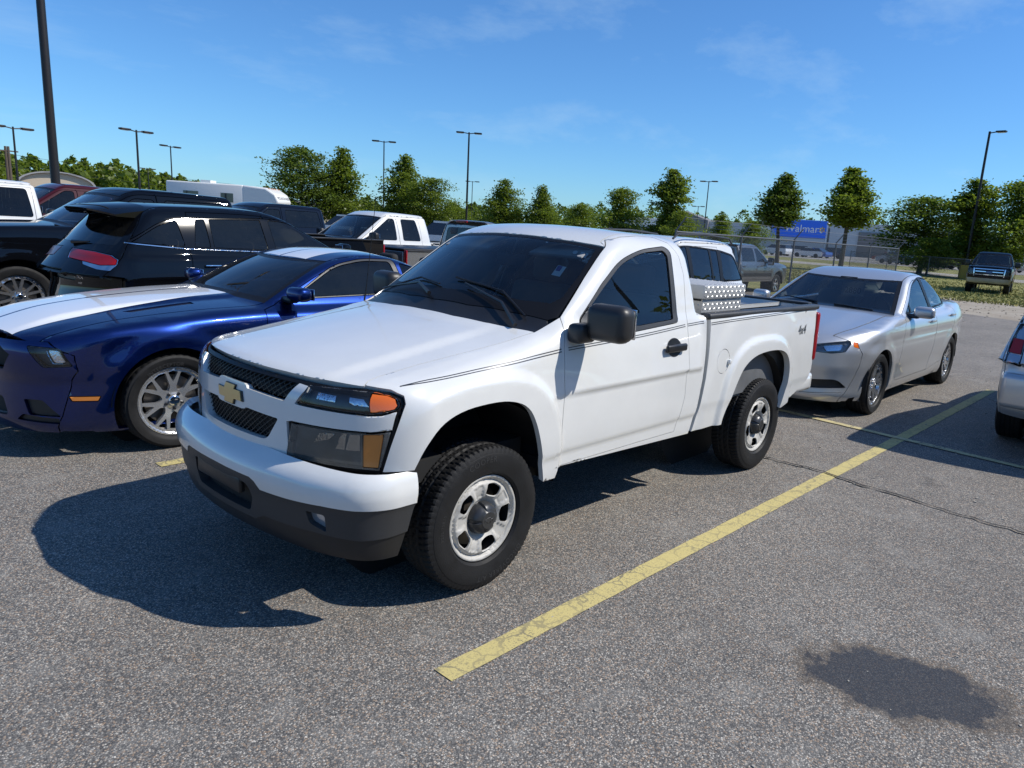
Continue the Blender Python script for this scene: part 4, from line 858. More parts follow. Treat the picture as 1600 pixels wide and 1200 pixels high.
    for nm, sc, o, mm in (('emblem', 1., .010, 'gold'), ('emblem_edge', 1.09, .006, 'chrome')):
        poly = [(y*sc, .900+z*sc) for y, z in bt]; ge = partition(Fh, FV, [('e', poly)], h=.02, gap=0, span=(-2, 2)); emit(nm, ge['e'], MATS[nm == 'emblem' and 'gold' or 'dark_metal'], t, depth=.014, off=o)
    # grille mesh: crossing wires, really woven, behind the surround; dark backing further in
    for key, nm in (('gU', 'upper_grille'), ('gL', 'lower_grille')):
        bk = emit(nm, g[key], MATS['black'], t, depth=.01, off=-.055)[0]; P = g[key]; poly = gU if key == 'gU' else gL; b = MB(); lo, hi = np.min(poly, 0), np.max(poly, 0)
        for sgn in (1, -1):
            s = -1.2
            while s < 1.2:
                ln = [(s+sgn*(z-lo[1])*1.35, z) for z in np.linspace(lo[1], hi[1], 12)]; ins = inpoly(np.array(ln), poly); cur = []
                for p, i in list(zip(ln, ins))+[((0, 0), False)]:
                    if i: cur.append(p)
                    else:
                        if len(cur) > 1:
                            P3 = l1(FV, cur); b.tube([(q[0]-.026+.004*sgn, q[1], q[2]) for q in P3], .0022, 4, False)
                        cur = []
                s += .034
        b.build('grille_mesh', MATS['plastic_black'], bk)
    # ---- hood
    seam = [(.557, .669), (.523, .648), (.468, .640), (.276, .646), (-.058, .684), (-.392, .714)]
    front = lf('F', [(.655, 1.024), (.508, 1.031), (.30, 1.036), (0, 1.038)]); s3 = lf('T', seam); rear = lf('T', [(-.392, .714), (-.345, .60), (-.30, .45), (-.265, .25), (-.255, 0)])
    hp = np.vstack([front[::-1], s3, rear[1:]]); hv = to_view(hp, 'D0,45').tolist(); hv = hv+[(-u, v) for u, v in hv[::-1]]
    g = partition(Fh, 'D0,45', [('hood', hv)], h=.03, gap=.004, span=(-3, 3)); emit('hood', g['hood'], W, t, depth=.03)
    cw = rear[::-1, :2].tolist()+[(-.47, .735), (-.50, .70), (-.43, .5), (-.365, .25), (-.345, 0)]; cw = cw+[(x, -y) for x, y in cw[::-1]]
    g = partition(Fh, 'T', [('c', cw)], h=.03, gap=.002, span=(-3, 3)); emit('cowl', g['c'], MATS['plastic_black'], t, depth=.02, off=-.006)
    # ---- fenders
    FVW = 'D90,38'
    arch = [(.440, .690), (.398, .784), (.323, .869), (.201, .914), (.033, .925), (-.087, .917), (-.193, .880), (-.254, .800), (-.305, .656), (-.352, .463)]
    arch = soft(arch[:1]+arch[1:])
    dfront = [(-.440, .463), (-.453, .50), (-.480, .70), (-.487, .86), (-.486, .98), (-.500, 1.119), (-.554, 1.262)]
    fe = lf('D45', [(.165, .684), (.195, .790), (.228, .895), (.250, .967), (.241, .998), (.187, 1.019), (.077, 1.028)])
    fl = np.vstack([fe[::-1], lf('L', [(.535, .683)]+arch), lf('L', dfront), s3[::-1]])
    g = partition(Fh, FVW, [('f', to_view(fl, FVW).tolist())], h=.020, gap=.004, span=(-3, 3)); emit('fender', g['f'], W, t, depth=.03, mirror=True)
    # ---- cab side, door, windows
    V2 = 'D90,12'
    drear = [(-1.09, 1.653), (-1.20, 1.675), (-1.40, 1.688), (-1.56, 1.684), (-1.665, 1.655), (-1.715, 1.58), (-1.729, 1.468), (-1.690, 1.30), (-1.659, 1.127), (-1.648, .973), (-1.648, .729), (-1.586, .510)]
    door = np.vstack([lf('L', [(-.453, .518)]+dfront[2:]), lf('T', [(-.80, .672), (-1.035, .617)]), lf('L', drear), lf('L', [(-1.2, .512)])])
    wo = lf('L', rnd([(-.660, 1.245), (-.886, 1.425), (-1.08, 1.548), (-1.313, 1.612), (-1.585, 1.636), (-1.635, 1.610), (-1.568, 1.192), (-1.100, 1.165), (-.64, 1.18)], [.03, .02, .1, .1, .03, .03, .03, 0, .02]))
    wg = lf('L', rnd([(-.775, 1.215), (-.765, 1.305), (-.910, 1.411), (-1.10, 1.530), (-1.326, 1.594), (-1.560, 1.612), (-1.592, 1.585), (-1.526, 1.215), (-1.165, 1.197)], [.01, .01, .05, .08, .08, .02, .02, .02, 0]))
    sail = lf('L', [(-.655, 1.205), (-.670, 1.245), (-.755, 1.310), (-.768, 1.205)])
    roofe = lf('T', [(-1.035, .617), (-1.06, .560), (-1.15, .552), (-1.45, .548), (-1.70, .545), (-1.80, .56)])
    crear = [(-1.840, 1.60), (-1.868, 1.45), (-1.872, 1.22), (-1.866, 1.10), (-1.862, .96), (-1.852, .82), (-1.815, .622), (-1.783, .500), (-1.77, .463)]
    side = np.vstack([lf('L', [(-.340, .52), arch[-1]]), lf('L', [(-.48, .70)]+dfront[3:]), lf('T', [(-.80, .672), (-1.035, .617)]), roofe[1:], lf('L', crear)])
    regs = [('glass', wg), ('sail', sail), ('seal', wo), ('door', door), ('side', side)]
    g = partition(Fh, V2, [(k, to_view(p, V2).tolist()) for k, p in regs], h=.028, gap=.004, span=(-3, 3))
    dl, dr = emit('door', g['door'], W, t, depth=.03, back=MATS['interior_dark'], mirror=True); emit('cab_side', g['side'], W, t, depth=.03, back=MATS['interior_dark'], mirror=True)
    for nm, k, mm, o in (('side_window', 'glass', 'glass_side', -.010), ('window_seal', 'seal', 'plastic_grey', -.002), ('mirror_sail', 'sail', 'plastic_grey', .004)):
        a, b2 = emit(nm, g[k], MATS[mm], None, depth=.012, off=o, mirror=True); a.parent = dl; b2.parent = dr
    # roof, windscreen, back panel
    hd = lf('T', [(-1.035, .617), (-1.00, .50), (-.955, .30), (-.935, 0)])
    rp = np.vstack([hd[::-1], roofe[1:]])[:, :2].tolist()+[(-1.82, .45), (-1.835, .2), (-1.838, 0)]; rp = rp+[(x, -y) for x, y in rp[::-1]]
    g = partition(Fh, 'T', [('r', rp)], h=.04, gap=.004, span=(-3, 3)); emit('roof', g['r'], W, t, depth=.03, back=MATS['headliner'])
    wsO = [(-.47, .735), (-.56, .728), (-.80, .670), (-1.030, .614), (-.995, .50), (-.950, .30), (-.930, 0)]+[(-.345, 0), (-.365, .25), (-.43, .5), (-.50, .70)][0:0]
    wsO = [(-.345, 0), (-.365, .25), (-.43, .5), (-.50, .70), (-.545, .727), (-.80, .668), (-1.028, .612), (-.995, .50), (-.952, .30), (-.933, 0)]
    wsI = [(-.43, 0), (-.45, .25), (-.515, .5), (-.58, .64), (-.64, .665), (-.80, .640), (-.985, .592), (-.968, .50), (-.928, .30), (-.908, 0)]
    sym = lambda p: p+[(x, -y) for x, y in p[::-1]]
    g = partition(Fh, 'T', [('i', sym(wsI)), ('o', sym(wsO))], h=.04, gap=0, span=(-3, 3)); ws = emit('windshield', g['i'], MATS['windscreen'], t, depth=.004, off=-.004)[0]; emit('windshield_border', g['o'], MATS['seal'], ws, depth=.01, off=-.003)
    bp = to_view(lf('L', crear[:4]), 'B').tolist()[::-1]; top = to_view(lf('T', [(-1.80, .56), (-1.82, .45), (-1.835, .2), (-1.838, 0)]), 'B').tolist()
    bk = bp+top; bk = bk+[(-y, z) for y, z in bk[::-1]]; bw = rnd([(.60, 1.27), (.50, 1.58), (-.50, 1.58), (-.60, 1.27)], .06)
    g = partition(Fh, 'B', [('w', bw), ('b', bk)], h=.04, gap=.004, span=(-4, 0)); emit('cab_back', g['b'], W, t, depth=.03, back=MATS['interior_dark']); emit('rear_window', g['w'], MATS['glass_clear'], t, depth=.01, off=-.006)
    # ---- bed
    bfr = [(-1.91, 1.214), (-1.905, 1.10), (-1.900, .96), (-1.890, .82), (-1.852, .622), (-1.818, .500), (-1.806, .47)]
    rarch = [(-2.145, .47), (-2.150, .53), (-2.220, .660), (-2.290, .778), (-2.360, .858), (-2.495, .915), (-2.66, .934), (-2.84, .934), (-2.98, .915), (-3.08, .860), (-3.135, .76), (-3.130, .62), (-3.095, .50), (-3.085, .45)]
    rarch = soft(rarch)
    bed = bfr+rarch+[(-3.12, .449), (-3.40, .52), (-3.62, .600), (-3.672, .70), (-3.672, .765), (-3.652, .80), (-3.640, .98), (-3.655, 1.16), (-3.665, 1.214), (-3.0, 1.212)]
    tl = [(-3.68, .775), (-3.660, .80), (-3.648, .98), (-3.662, 1.155), (-3.70, 1.165), (-3.72, 1.0), (-3.72, .8)]
    fd = [(-2.087+.082*math.cos(a)*(1.0), .914+.082*math.sin(a)) for a in np.linspace(0, 2*math.pi, 28)[:-1]]
    g = partition(hero_L, 'L', [('fd', fd), ('bed', bed)], h=.022, gap=.004, span=(-3, 3)); bs = emit('bed_side', g['bed'], W, t, depth=.045, mirror=True); emit('fuel_door', g['fd'], W, bs[0], depth=.02, off=-.001)
    b = MB(); b.rbox((-2.160, .872, .905), (.03, .03, .035), .01, 2); b.build('fuel_door_latch', W, bs[0])
    yb = hero_L; Pt = lift(hero_L, 'L', [(-1.86, 1.1), (-3.68, 1.1)]); b = MB()
    b.rbox((-2.79, .800, 1.214), (1.79, .085, .040), .016, 3)
    for i in range(60):
        pass
    for s in (1, -1):
        c = MB(); c.V = [(x, y*s, z) for x, y, z in b.V]; c.F = [f if s > 0 else f[::-1] for f in b.F]; c.build('bed_rail_cap', MATS['plastic_grey'], t)
        c = MB(); c.box((-3.66, s*.755-.02, .62), (-1.90, s*.755+.02, 1.20)); c.build('bed_wall', MATS['bed_grey'], t)
        tb = MB(); tb.rbox((-3.685, s*.800, .97), (.07, .10, .40), .02, 3); tb.build('tail_lamp', MATS['red_lens'], t)
    b = MB(); b.box((-3.66, -.76, .60), (-1.90, .76, .64)); b.box((-1.925, -.76, .62), (-1.895, .76, 1.20)); b.build('bed_floor', MATS['bed_grey'], t)
    b = MB(); b.rbox((-3.675, 0, .93), (.055, 1.50, .60), .02, 3); b.build('tailgate', W, t)
    b = MB(); b.rbox((-3.675, 0, 1.232), (.075, 1.52, .022), .008, 2); b.build('tailgate_cap', MATS['plastic_grey'], t)
    b = MB(); b.rbox((-3.80, 0, .56), (.20, 1.56, .15), .03, 3); b.rbox((-3.68, .70, .56), (.30, .20, .12), .03, 3); b.rbox((-3.68, -.70, .56), (.30, .20, .12), .03, 3); b.build('rear_bumper', W, t)
    # ---- front bumper
    FB = bump_F
    wl = [(0, .604), (.285, .600), (.315, .588), (.345, .556), (.50, .556), (.67, .560), (.795, .556)]
    wt = [(0, .722), (.20, .718), (.60, .704), (.795, .696)]
    bl = [(0, .40), (.27, .40), (.33, .43), (.62, .43), (.795, .42)]; al = [(0, .335), (.30, .335), (.60, .325), (.795, .318)]
    white = wl+wt[::-1]; black = bl+wl[::-1]; dam = al+bl[::-1]; sm = lambda p: p+[(-y, z) for y, z in p[::-1]]
    fog = rnd([(.585, .520), (.672, .516), (.672, .440), (.600, .468)], .012)
    slot = rnd([(.0, .560), (.24, .560), (.27, .50), (.24, .43), (0, .43)], [0, .02, .02, .02, 0])
    g = partition(FB, 'D0,15', [(k, to_view(lift(FB, 'F', dense(p, .012, True)), 'D0,15').tolist()) for k, p in (('fog', fog), ('fogr', both(fog)), ('slot', sm(slot)), ('w', sm(white)), ('b', sm(black)), ('d', sm(dam)))], h=.024, gap=0, span=(-2.5, 2.5))
    # the sides of the bumper, drawn from the side
    ed = to_view(lift(FB, 'F', [(.795, z) for z in np.linspace(.318, .700, 60)]), 'L'); ex = lambda z: float(np.interp(z, ed[:, 1], ed[:, 0])); col = lambda a, b, n=16: [(ex(z), z) for z in np.linspace(a, b, n)]
    sw = col(.696, .556)+[(.435, .553), (.426, .678), (.47, .690)]; sb = col(.556, .42)+[(.468, .43), (.437, .550)]; sd = col(.42, .318)+[(.50, .322), (.47, .427)]
    gs = partition(FB, 'L', [('w', sw), ('b', sb), ('d', sd)], h=.024, gap=0, span=(-2.5, 2.5))
    def mir(q):
        m = Geo(); m.P = q.P*[1, -1, 1]; m.N = q.N*[1, -1, 1]; m.T = q.T[:, ::-1]; m.bd = q.bd; m.flip = not q.flip; return m
    emit('bumper', [g['w'], gs['w'], mir(gs['w'])], W, t, depth=.03); lo = emit('lower_fascia', [g['b'], gs['b'], mir(gs['b'])], MATS['plastic_grey'], t, depth=.05, off=-.004)[0]; emit('air_dam', [g['d'], gs['d'], mir(gs['d'])], MATS['plastic_black'], t, depth=.03, off=-.012)
    emit('air_slot', g['slot'], MATS['black'], lo, depth=.02, off=-.045)
    for k in ('fog', 'fogr'): emit('fog_lamp', g[k], MATS['clear_lens'], lo, depth=.02, off=-.03)
    b = MB(); b.rbox((.845, 0, .535), (.03, .40, .07), .01, 2); b.build('plate_bracket', MATS['plastic_black'], lo)
    # ---- mirrors, handles, wipers, stripes, badge
    for s, d in ((1, dl), (-1, dr)):
        mx_ = -.645 if s > 0 else -.76
        b = MB(); b.rbox((mx_, s*.985, 1.258), (.130, .240, .185), .050, 4, rz=s*.10); hb = b.build('door_mirror', MATS['plastic_mirror'], d, smooth=50)
        b = MB(); b.rbox((mx_+.05, s*.850, 1.195), (.14, .10, .10), .03, 3); b.build('mirror_arm', MATS['plastic_mirror'], hb, smooth=50)
        b = MB(); b.rbox((mx_-.067, s*.985, 1.258), (.012, .205, .15), .004, 2, rz=s*.10); b.build('mirror_glass', MATS['chrome'], hb)
        b = MB(); b.rbox((-1.478, s*.872, 1.052), (.215, .026, .046), .012, 3); b.build('door_handle', MATS['plastic_black'], d)
        gq = partition(Fh, 'L', [('c', [(-1.485+.078*math.cos(a), 1.052+.055*math.sin(a)) for a in np.linspace(0, 2*math.pi, 24)[:-1]])], h=.02, gap=0, span=(-2, 2))['c']
        emit('handle_cup', [gq if s > 0 else mir(gq)], MATS['plastic_black'], d, depth=.001, off=.003)
    def stripe(z1, z2, par):
        pass
    for dz in (-.006, .006):
        for vw, pl, par, FF in (('D90,38', [(-.452, .340), (-.353, .337), (-.232, .334), (-.058, .339), (.134, .346), (.303, .357), (.478, .369)], t, Fh), ('D90,12', [(.53, .919), (.797, .930), (1.148, .944), (1.416, .960), (1.640, .976)], dl, Fh), ('D90,12', [(1.668, .977), (1.849, .985)], t, Fh), ('D90,12', [(1.915, .969), (2.236, .978), (2.712, .987), (3.473, 1.001), (3.62, 1.004)], t, hero_L)):
            c = Cv(pl); xs = np.linspace(pl[0][0], pl[-1][0], 30); taper = lambda x: min(1., (x+.46)/.12) if vw == 'D90,38' else 1.; up = [(x, float(c(x))+dz*taper(x)+.0022) for x in xs]; poly = up+[(x, z-.0044) for x, z in up[::-1]]
            gq = partition(FF, vw, [('s', poly)], h=.05, gap=0, span=(-3, 3)); emit('pinstripe', gq['s'], MATS['stripe'], par, depth=0, off=.0012, rim=False, mirror=par is t)
    V, F = text_mesh('4x4', .105, 0, shear=.25); V = [(-3.36-x, 0, 1.045+y) for x, y, z in V]; P = l1('L', [(v[0], v[2]) for v in V]); mesh_obj('four_by_four_badge', [(p[0], p[1]+.004, p[2]) for p in P], [f[::-1] for f in F], MATS['stripe'], bs[0], smooth=False)
    for y0, y1 in ((.62, .12), (-.05, -.56)):
        b = MB(); q = l1('T', [(-.36, y0), (-.43, (y0+y1)/2+.08), (-.47, y1)]); b.tube([(p[0]+.01, p[1], p[2]+.016+.01*(i == 1)) for i, p in enumerate(q)], [.012, .008, .005], 6)
        q = l1('T', [(-.44, y0-.02), (-.50, (y0+y1)/2), (-.50, y1-.12)]); b.tube([(p[0], p[1], p[2]+.012) for p in q], .006, 5); b.build('wiper', MATS['plastic_black'], t)
    q = l1('T', [(-.38, -.70)])[0]; b = MB(); b.tube([tuple(q), (q[0]-.03, q[1]-.02, q[2]+.10), (q[0]-.10, q[1]-.03, q[2]+.62)], [.006, .0025, .0018], 6); b.build('antenna', MATS['seal'], t)
    # ---- paper stickers behind the windscreen
    STK = [('sticker', 'sticker_white', -.0062, [(-.794, .490), (-.807, .540), (-.737, .555), (-.724, .506)]), ('sticker_header', 'sticker_blue', -.0054, [(-.792, .493), (-.799, .520), (-.765, .529), (-.757, .504)]),
           ('sticker', 'sticker_white', -.0062, [(-.936, .534), (-.945, .578), (-.908, .583), (-.895, .543)]), ('sticker', 'sticker_white', -.0062, [(-.914+.015*math.cos(a), .505+.015*math.sin(a)) for a in np.linspace(0, 6.28, 14)[:-1]])]
    for nm, mm, o, q in STK:
        gq = partition(Fh, 'T', [('s', q)], h=.03, gap=0, span=(-3, 3)); emit(nm, gq['s'], MATS[mm], ws, depth=0, off=o, rim=False)
    # ---- cabin
    b = MB(); b.rbox((-.60, 0, 1.03), (.36, 1.38, .22), .07, 4); b.rbox((-.70, .36, 1.12), (.22, .42, .10), .045, 4); b.rbox((-.66, 0, .85), (.22, 1.40, .30), .04, 3); b.rbox((-.80, 0, .82), (.16, .30, .42), .04, 3); b.build('dashboard', MATS['interior'], t)
    b = MB(); T_ = Matrix.Translation((-.965, .37, 1.05)) @ Matrix.Rotation(math.radians(-65), 4, 'Y'); ring = [T_ @ Vector((.185*math.cos(a), .185*math.sin(a), 0)) for a in np.linspace(0, 2*math.pi, 33)]; b.tube(ring, .015, 7, False)
    for a in (0.2, 2.94, 4.71): b.tube([T_ @ Vector((0, 0, .02)), T_ @ Vector((.18*math.cos(a), .18*math.sin(a), 0))], .016, 6)
    b.tube([T_ @ Vector((0, 0, .03)), T_ @ Vector((0, 0, -.25))], .045, 10); b.build('steering_wheel', MATS['interior_dark'], t)
    for y in (.37, -.37):
        b = MB(); b.rbox((-1.30, y, .72), (.52, .54, .18), .06, 3); b.rbox((-1.60, y, 1.02), (.17, .54, .62), .06, 4, tilt=Euler((0, math.radians(-12), 0))); b.build('seat', MATS['interior'], t)
        b = MB(); b.rbox((-1.70, y, 1.42), (.11, .28, .18), .045, 4); b.build('headrest', MATS['interior'], t)
        b = MB(); b.rbox((-1.00, y, 1.585), (.22, .40, .025), .01, 2, tilt=Euler((0, math.radians(20), 0))); b.build('sun_visor', MATS['headliner'], t)
    b = MB(); b.rbox((-.93, 0, 1.50), (.03, .24, .075), .02, 3); b.tube([(-.93, 0, 1.52), (-.90, 0, 1.62)], .01, 6); b.build('rear_view_mirror', MATS['interior_dark'], t)
    b = MB(); b.box((-1.84, -.78, .50), (-.40, .78, .56)); b.box((-.46, -.74, .5), (-.42, .74, 1.12)); b.box((-1.86, -.72, .5), (-1.83, .72, 1.20)); b.build('cab_floor', MATS['interior_dark'], t)
    # ---- chassis and wheels
    b = MB(); b.box((-3.7, -.42, .40), (.70, -.30, .56)); b.box((-3.7, .30, .40), (.70, .42, .56)); b.box((-.35, -.70, .56), (.70, .70, .66)); b.box((-2.0, -.72, .44), (-.40, .72, .50)); b.box((-3.66, -.72, .52), (-1.95, .72, .60)); b.tube([(-2.824, -.70, .35), (-2.824, .70, .35)], .05, 8); b.tube([(0, -.70, .34), (0, .70, .34)], .045, 8); b.tube([(-.3, -.25, .34), (-2.7, -.25, .36), (-3.5, -.55, .40)], .035, 8); b.rbox((-2.824, 0, .35), (.3, .3, .28), .1, 3); b.rbox((-1.2, .05, .38), (.6, .4, .22), .06, 3); b.build('chassis', MATS['under'], t)
    for x in (.045, -2.67):
        for s in (1, -1):
            o = liner(t, x, .42, .50, .845*s if 0 else s*.84, s*.36, MATS['black'])
    w1 = wheel(t, .352, .206, .235, 'steel', MATS['rubber'], MATS['rim_silver'], (0, .7255, .352), 1, 'at', 288, h=.011)
    hub_cap(w1, .094); sidewall_text(w1, .352, .206, .235)
    for loc, s in (((-2.824, .7255, .352), 1), ((0, -.7255, .352), -1), ((-2.824, -.7255, .352), -1)):
        c = again(w1, t, loc, (0, .9 if s > 0 else .4, 0 if s > 0 else math.pi))
    for o in SC.objects:
        if o.parent is t: o.location = Vector(o.location)+off
    return t
def hub_cap(w, yo):
    V = []; F = []; prof = [(.0, .045), (.040, .045), (.044, .042), (.050, .040), (.066, .030), (.074, .016), (.080, -.004), (.082, -.03)]; n = 80
    for i in range(n):
        a = 2*math.pi*i/n; s = math.cos(5*a); k = 1 if abs(math.sin(2.5*a)) < .30 else 0
        for j, (r, y) in enumerate(prof):
            rr = r-(.008*k if 4 <= j <= 6 else 0); yy = y-(.006*k if 3 <= j <= 6 else 0); V.append((rr*math.cos(a), yo-.012+yy, rr*math.sin(a)))
    q = len(prof)
    for i in range(n):
        for j in range(q-1): F.append((i*q+j, i*q+j+1, (i+1) % n*q+j+1, (i+1) % n*q+j))
    h = mesh_obj('hub_cap', V, F, MATS['cap_grey'], w, smooth=30)
    bt = [(-.026, .004), (-.023, -.007), (-.009, -.007), (-.011, -.013), (.009, -.013), (.012, -.005), (.026, -.005), (.023, .007), (.010, .007), (.0125, .0125), (-.009, .0125), (-.012, .004)]
    b = MB()
    pts = [(x, yo+.0335, z) for x, z in bt]; b.tube(pts+[pts[0]], .0012, 4, False); b.build('cap_emblem', MATS['dark_metal'], h)
def sidewall_text(w, R, rr, wd):
    for s, size, ang, rad in (('COOPER', .040, 8, .292), ('DISCOVERER A/T', .036, -160, .292), ('P235/75R15', .022, 84, .272)):
        V, F = text_mesh(s, size, 0, bend=rad, space=1.15); a = math.radians(ang); V = [(-(x*math.cos(a)-y*math.sin(a)), wd*.5+.0012, x*math.sin(a)+y*math.cos(a)) for x, y, z in V]
        mesh_obj('tyre_lettering', V, F, MATS['rubber_text'], w, smooth=False)
# ------------------------------------------------------------------ the other vehicles: one builder, a body volume and outlines per vehicle
def mirG(q):
    m = Geo(); m.P = q.P*[1, -1, 1]; m.N = q.N*[1, -1, 1]; m.T = q.T[:, ::-1]; m.bd = q.bd; m.flip = not q.flip; return m
def sym(p): return list(p)+[(-a, b) for a, b in list(p)[::-1]]
def flipy(p): return [(-a, b) for a, b in p][::-1]
def car_F(sp):
    W, T, S, FF, BB = (Cv(sp[k]) for k in 'WTSFB'); pf, pb = sp.get('pf', (.25, .3)), sp.get('pb', (.12, .25)); cr = sp.get('crown', .03); ks = sp.get('ks', .06); kc = sp.get('kc', .08); sf = sp.get('side_feat'); tf = sp.get('top_feat')
    R, WB, ra = sp['R'], sp['WB'], sp['ra']; fl = sp.get('flare', .012)
    G = sp.get('G'); gw = Cv(G['w']) if G else None; gr = Cv(G['roof']) if G else None; zb0 = sp.get('zbot', .16)
    def FL(P):
        x, y, z = P[:, 0], np.abs(P[:, 1]), P[:, 2]; w = W(x)-S(z)
        for cx in (0, -WB):
            q = np.hypot(x-cx, z-R); w = w+fl*sstep(ra+.16, ra+.05, q)
        if sf: w = w+sf(x, z)
        top = z-(T(x)-cr*(y/.8)**2)
        if tf: top = top-tf(x, y)
        f = smax(y-w, top*.95, ks); f = smax(f, x-(FF(z)-pf[0]*y**2-pf[1]*y**6), kc); f = smax(f, (BB(z)+pb[0]*y**2+pb[1]*y**6)-x, kc); return np.maximum(f, zb0-z)
    if not G: return FL
    z0 = G['z0']; tu, tq = G.get('tum', (.30, .15)); wx, wsl, wcv = G['ws']; rx, rsl, rcv = G['rw']; rc = G.get('crown', .07); kw = G.get('kw', .05); kr = G.get('kr', .09)
    ca = 1/math.hypot(1, wsl); cb = 1/math.hypot(1, rsl)
    def FG(P):
        x, y, z = P[:, 0], np.abs(P[:, 1]), P[:, 2]; h = z-z0
        s = (y-(gw(x)-tu*h-tq*np.maximum(h, 0)**2))*.95; a = (x-(wx-wsl*h-wcv*y*y))*ca; b = ((rx+rsl*h+rcv*y*y)-x)*cb; r = z-(gr(x)-rc*y*y)
        f = smax(smax(a, b, .01), s, kw); f = smax(f, r, kr); return np.maximum(f, z0-.25-z)
    return lambda P: smin(FL(P), FG(P), sp.get('kj', .03))
def car(sp):
    F = car_F(sp); paint = MATS[sp['paint']]; t = thing(sp['name'], sp['label'], sp['cat'], sp['loc'], math.radians(sp.get('rz', 0)), sp.get('group'))
    zbm = sp.get('zbot', .16)+.02; sp['fe'] = [(a, max(b, zbm)) for a, b in sp['fe']]; sp['re'] = [(a, max(b, zbm)) for a, b in sp['re']]
    h = sp.get('h', .045); R, WB, ra, zs = sp['R'], sp['WB'], sp['ra'], sp['zs']; V2 = 'D90,14'; bk = MATS['interior_dark']; gp = sp.get('gap', .006)
    def lf(v, p, d=.05):
        q, hit = cast(F, dense(p, d), v); return q[hit] if hit.sum() > 2 else q
    def tv(P, v): return to_view(P, v).tolist()
    hood = sp['hood']; hoodP = lf('T', hood); wst = sp['wst']; roof = sp['roof']; hd = sp['header']; cw = sp['cowl']
    def arc(p, xc, y1=0., n=7): return [(xc+(p[0]-xc)*(y/p[1])**2, y) for y in np.linspace(p[1], y1, n)]
    pil = lf('T', [hood[-1], wst]); roofP = lf('T', [wst]+roof); rail = [hoodP, pil[1:], roofP[1:]]
    # hood
    hfp = lf('F', sp['hoodf'][::-1]); hp = np.vstack([hfp[::-1], hoodP, lf('T', arc(hood[-1], cw))[1:]]); hv = sym(tv(hp, 'D0,45'))
    regs = []
    for nm, m, poly in sp.get('hood_marks', []):
        a = tv(lf('T', dense(poly, .05, True)), 'D0,45'); regs.append(((nm, m, 0), a)); regs.append(((nm, m, 1), [(-u, v) for u, v in a][::-1]))
    g = partition(F, 'D0,45', regs+[('hood', hv)], h=h, gap=gp, span=(-4, 4)); ho = emit('hood', g.pop('hood'), paint, t)[0]
    for k in g: emit(k[0], g[k], MATS[k[1]], ho, depth=.006 if k[0] == 'stripe' else .02, off=.0 if k[0] == 'stripe' else -.008, rim=k[0] != 'stripe')
    # windscreen, roof, rear window, deck
    hdc = arc(wst, hd); wso = arc(hood[-1], cw)[::-1]+[wst]+hdc[1:]
    def inset(p, a, b): return [(x+(a if i < len(p)//2 else -a), y*b) for i, (x, y) in enumerate(p)]
    cwc = arc((hood[-1][0]-.05, hood[-1][1]*.93), cw-.07)[::-1]; wsi = cwc+arc((wst[0]+.045, wst[1]*.95), hd+.045)
    g = partition(F, 'T', [('i', sym2(wsi)), ('o', sym2(wso))], h=h*1.3, gap=0, span=(-4, 4)); ws = emit('windshield', g['i'], MATS[sp.get('wsglass', 'windscreen')], t, depth=.005, off=-.004)[0]; emit('windshield_border', g['o'], MATS['seal'], ws, depth=.01, off=-.003)
    rre = sp['roofc']; rp = hdc[::-1]+roof+arc(roof[-1], rre)[1:]; regs = []
    for nm, m, poly in sp.get('roof_marks', []): regs += [((nm, m, 0), poly), ((nm, m, 1), [(x, -y) for x, y in poly][::-1])]
    g = partition(F, 'T', regs+[('r', sym2(rp))], h=h*1.3, gap=gp, span=(-4, 4)); ro = emit('roof', g.pop('r'), paint, t, back=MATS[sp.get('liner', 'headliner')])[0]
    for k in g: emit(k[0], g[k], MATS[k[1]], ro, depth=.01)
    last = roof[-1]
    if 'blb' in sp:                                                  # fastback or saloon: rear window and boot lid seen from above
        bb, bc = sp['blb'], sp['blc']; blp = lf('T', [last, bb]); rail.append(blp[1:])
        o = arc(last, rre)[::-1]+[bb]+arc(bb, bc)[1:]; i = arc((last[0]-.05, last[1]*.95), rre-.04)[::-1]+arc((bb[0]+.05, bb[1]*.93), bc+.05)
        g = partition(F, 'T', [('i', sym2(i)), ('o', sym2(o))], h=h*1.3, gap=0, span=(-4, 4)); rw = emit('rear_window', g['i'], MATS[sp.get('rwglass', 'tint')], t, depth=.005, off=-.004)[0]; emit('rear_window_border', g['o'], MATS['seal'], rw, depth=.01, off=-.003)
        dk = sp['deck']; dkp = lf('T', [bb]+dk); rail.append(dkp[1:]); rear = lf('B', [(y, z) for y, z in sp['deckb']]); P = np.vstack([lf('T', arc(bb, bc)[::-1]), dkp[1:], rear]); v = tv(P, 'D180,50')
        g = partition(F, 'D180,50', [('d', sym(v))], h=h*1.3, gap=gp, span=(-8, 4)); emit('boot_lid', g['d'], paint, t)
    rail = np.vstack(rail)
    # front and rear faces
    for face, lst, edge in (('F', sp.get('front', []), 'fe'), ('B', sp.get('rear', []), 're')):
        regs = []; ed = sp[edge]; base = sp['fbase' if face == 'F' else 'rbase']
        for nm, m, off, poly, how in lst:
            if how == 'full': regs.append(((nm, m, off, 0), poly))
            elif how == 'sym': regs.append(((nm, m, off, 0), sym(poly)))
            else: regs += [((nm, m, off, 0), poly), ((nm, m, off, 1), flipy(poly))]
        regs.append(((base[0], sp['paint'], 0, 0), sym([(0, ed[0][1])]+ed+[(0, ed[-1][1]+base[1])])))
        g = partition(F, face, regs, h=h*.8, gap=gp*.6, span=(-8, 8)); par = None; bo = emit(base[0], g.pop(regs[-1][0], None) or [], paint, t, depth=.03, back=bk)[0]
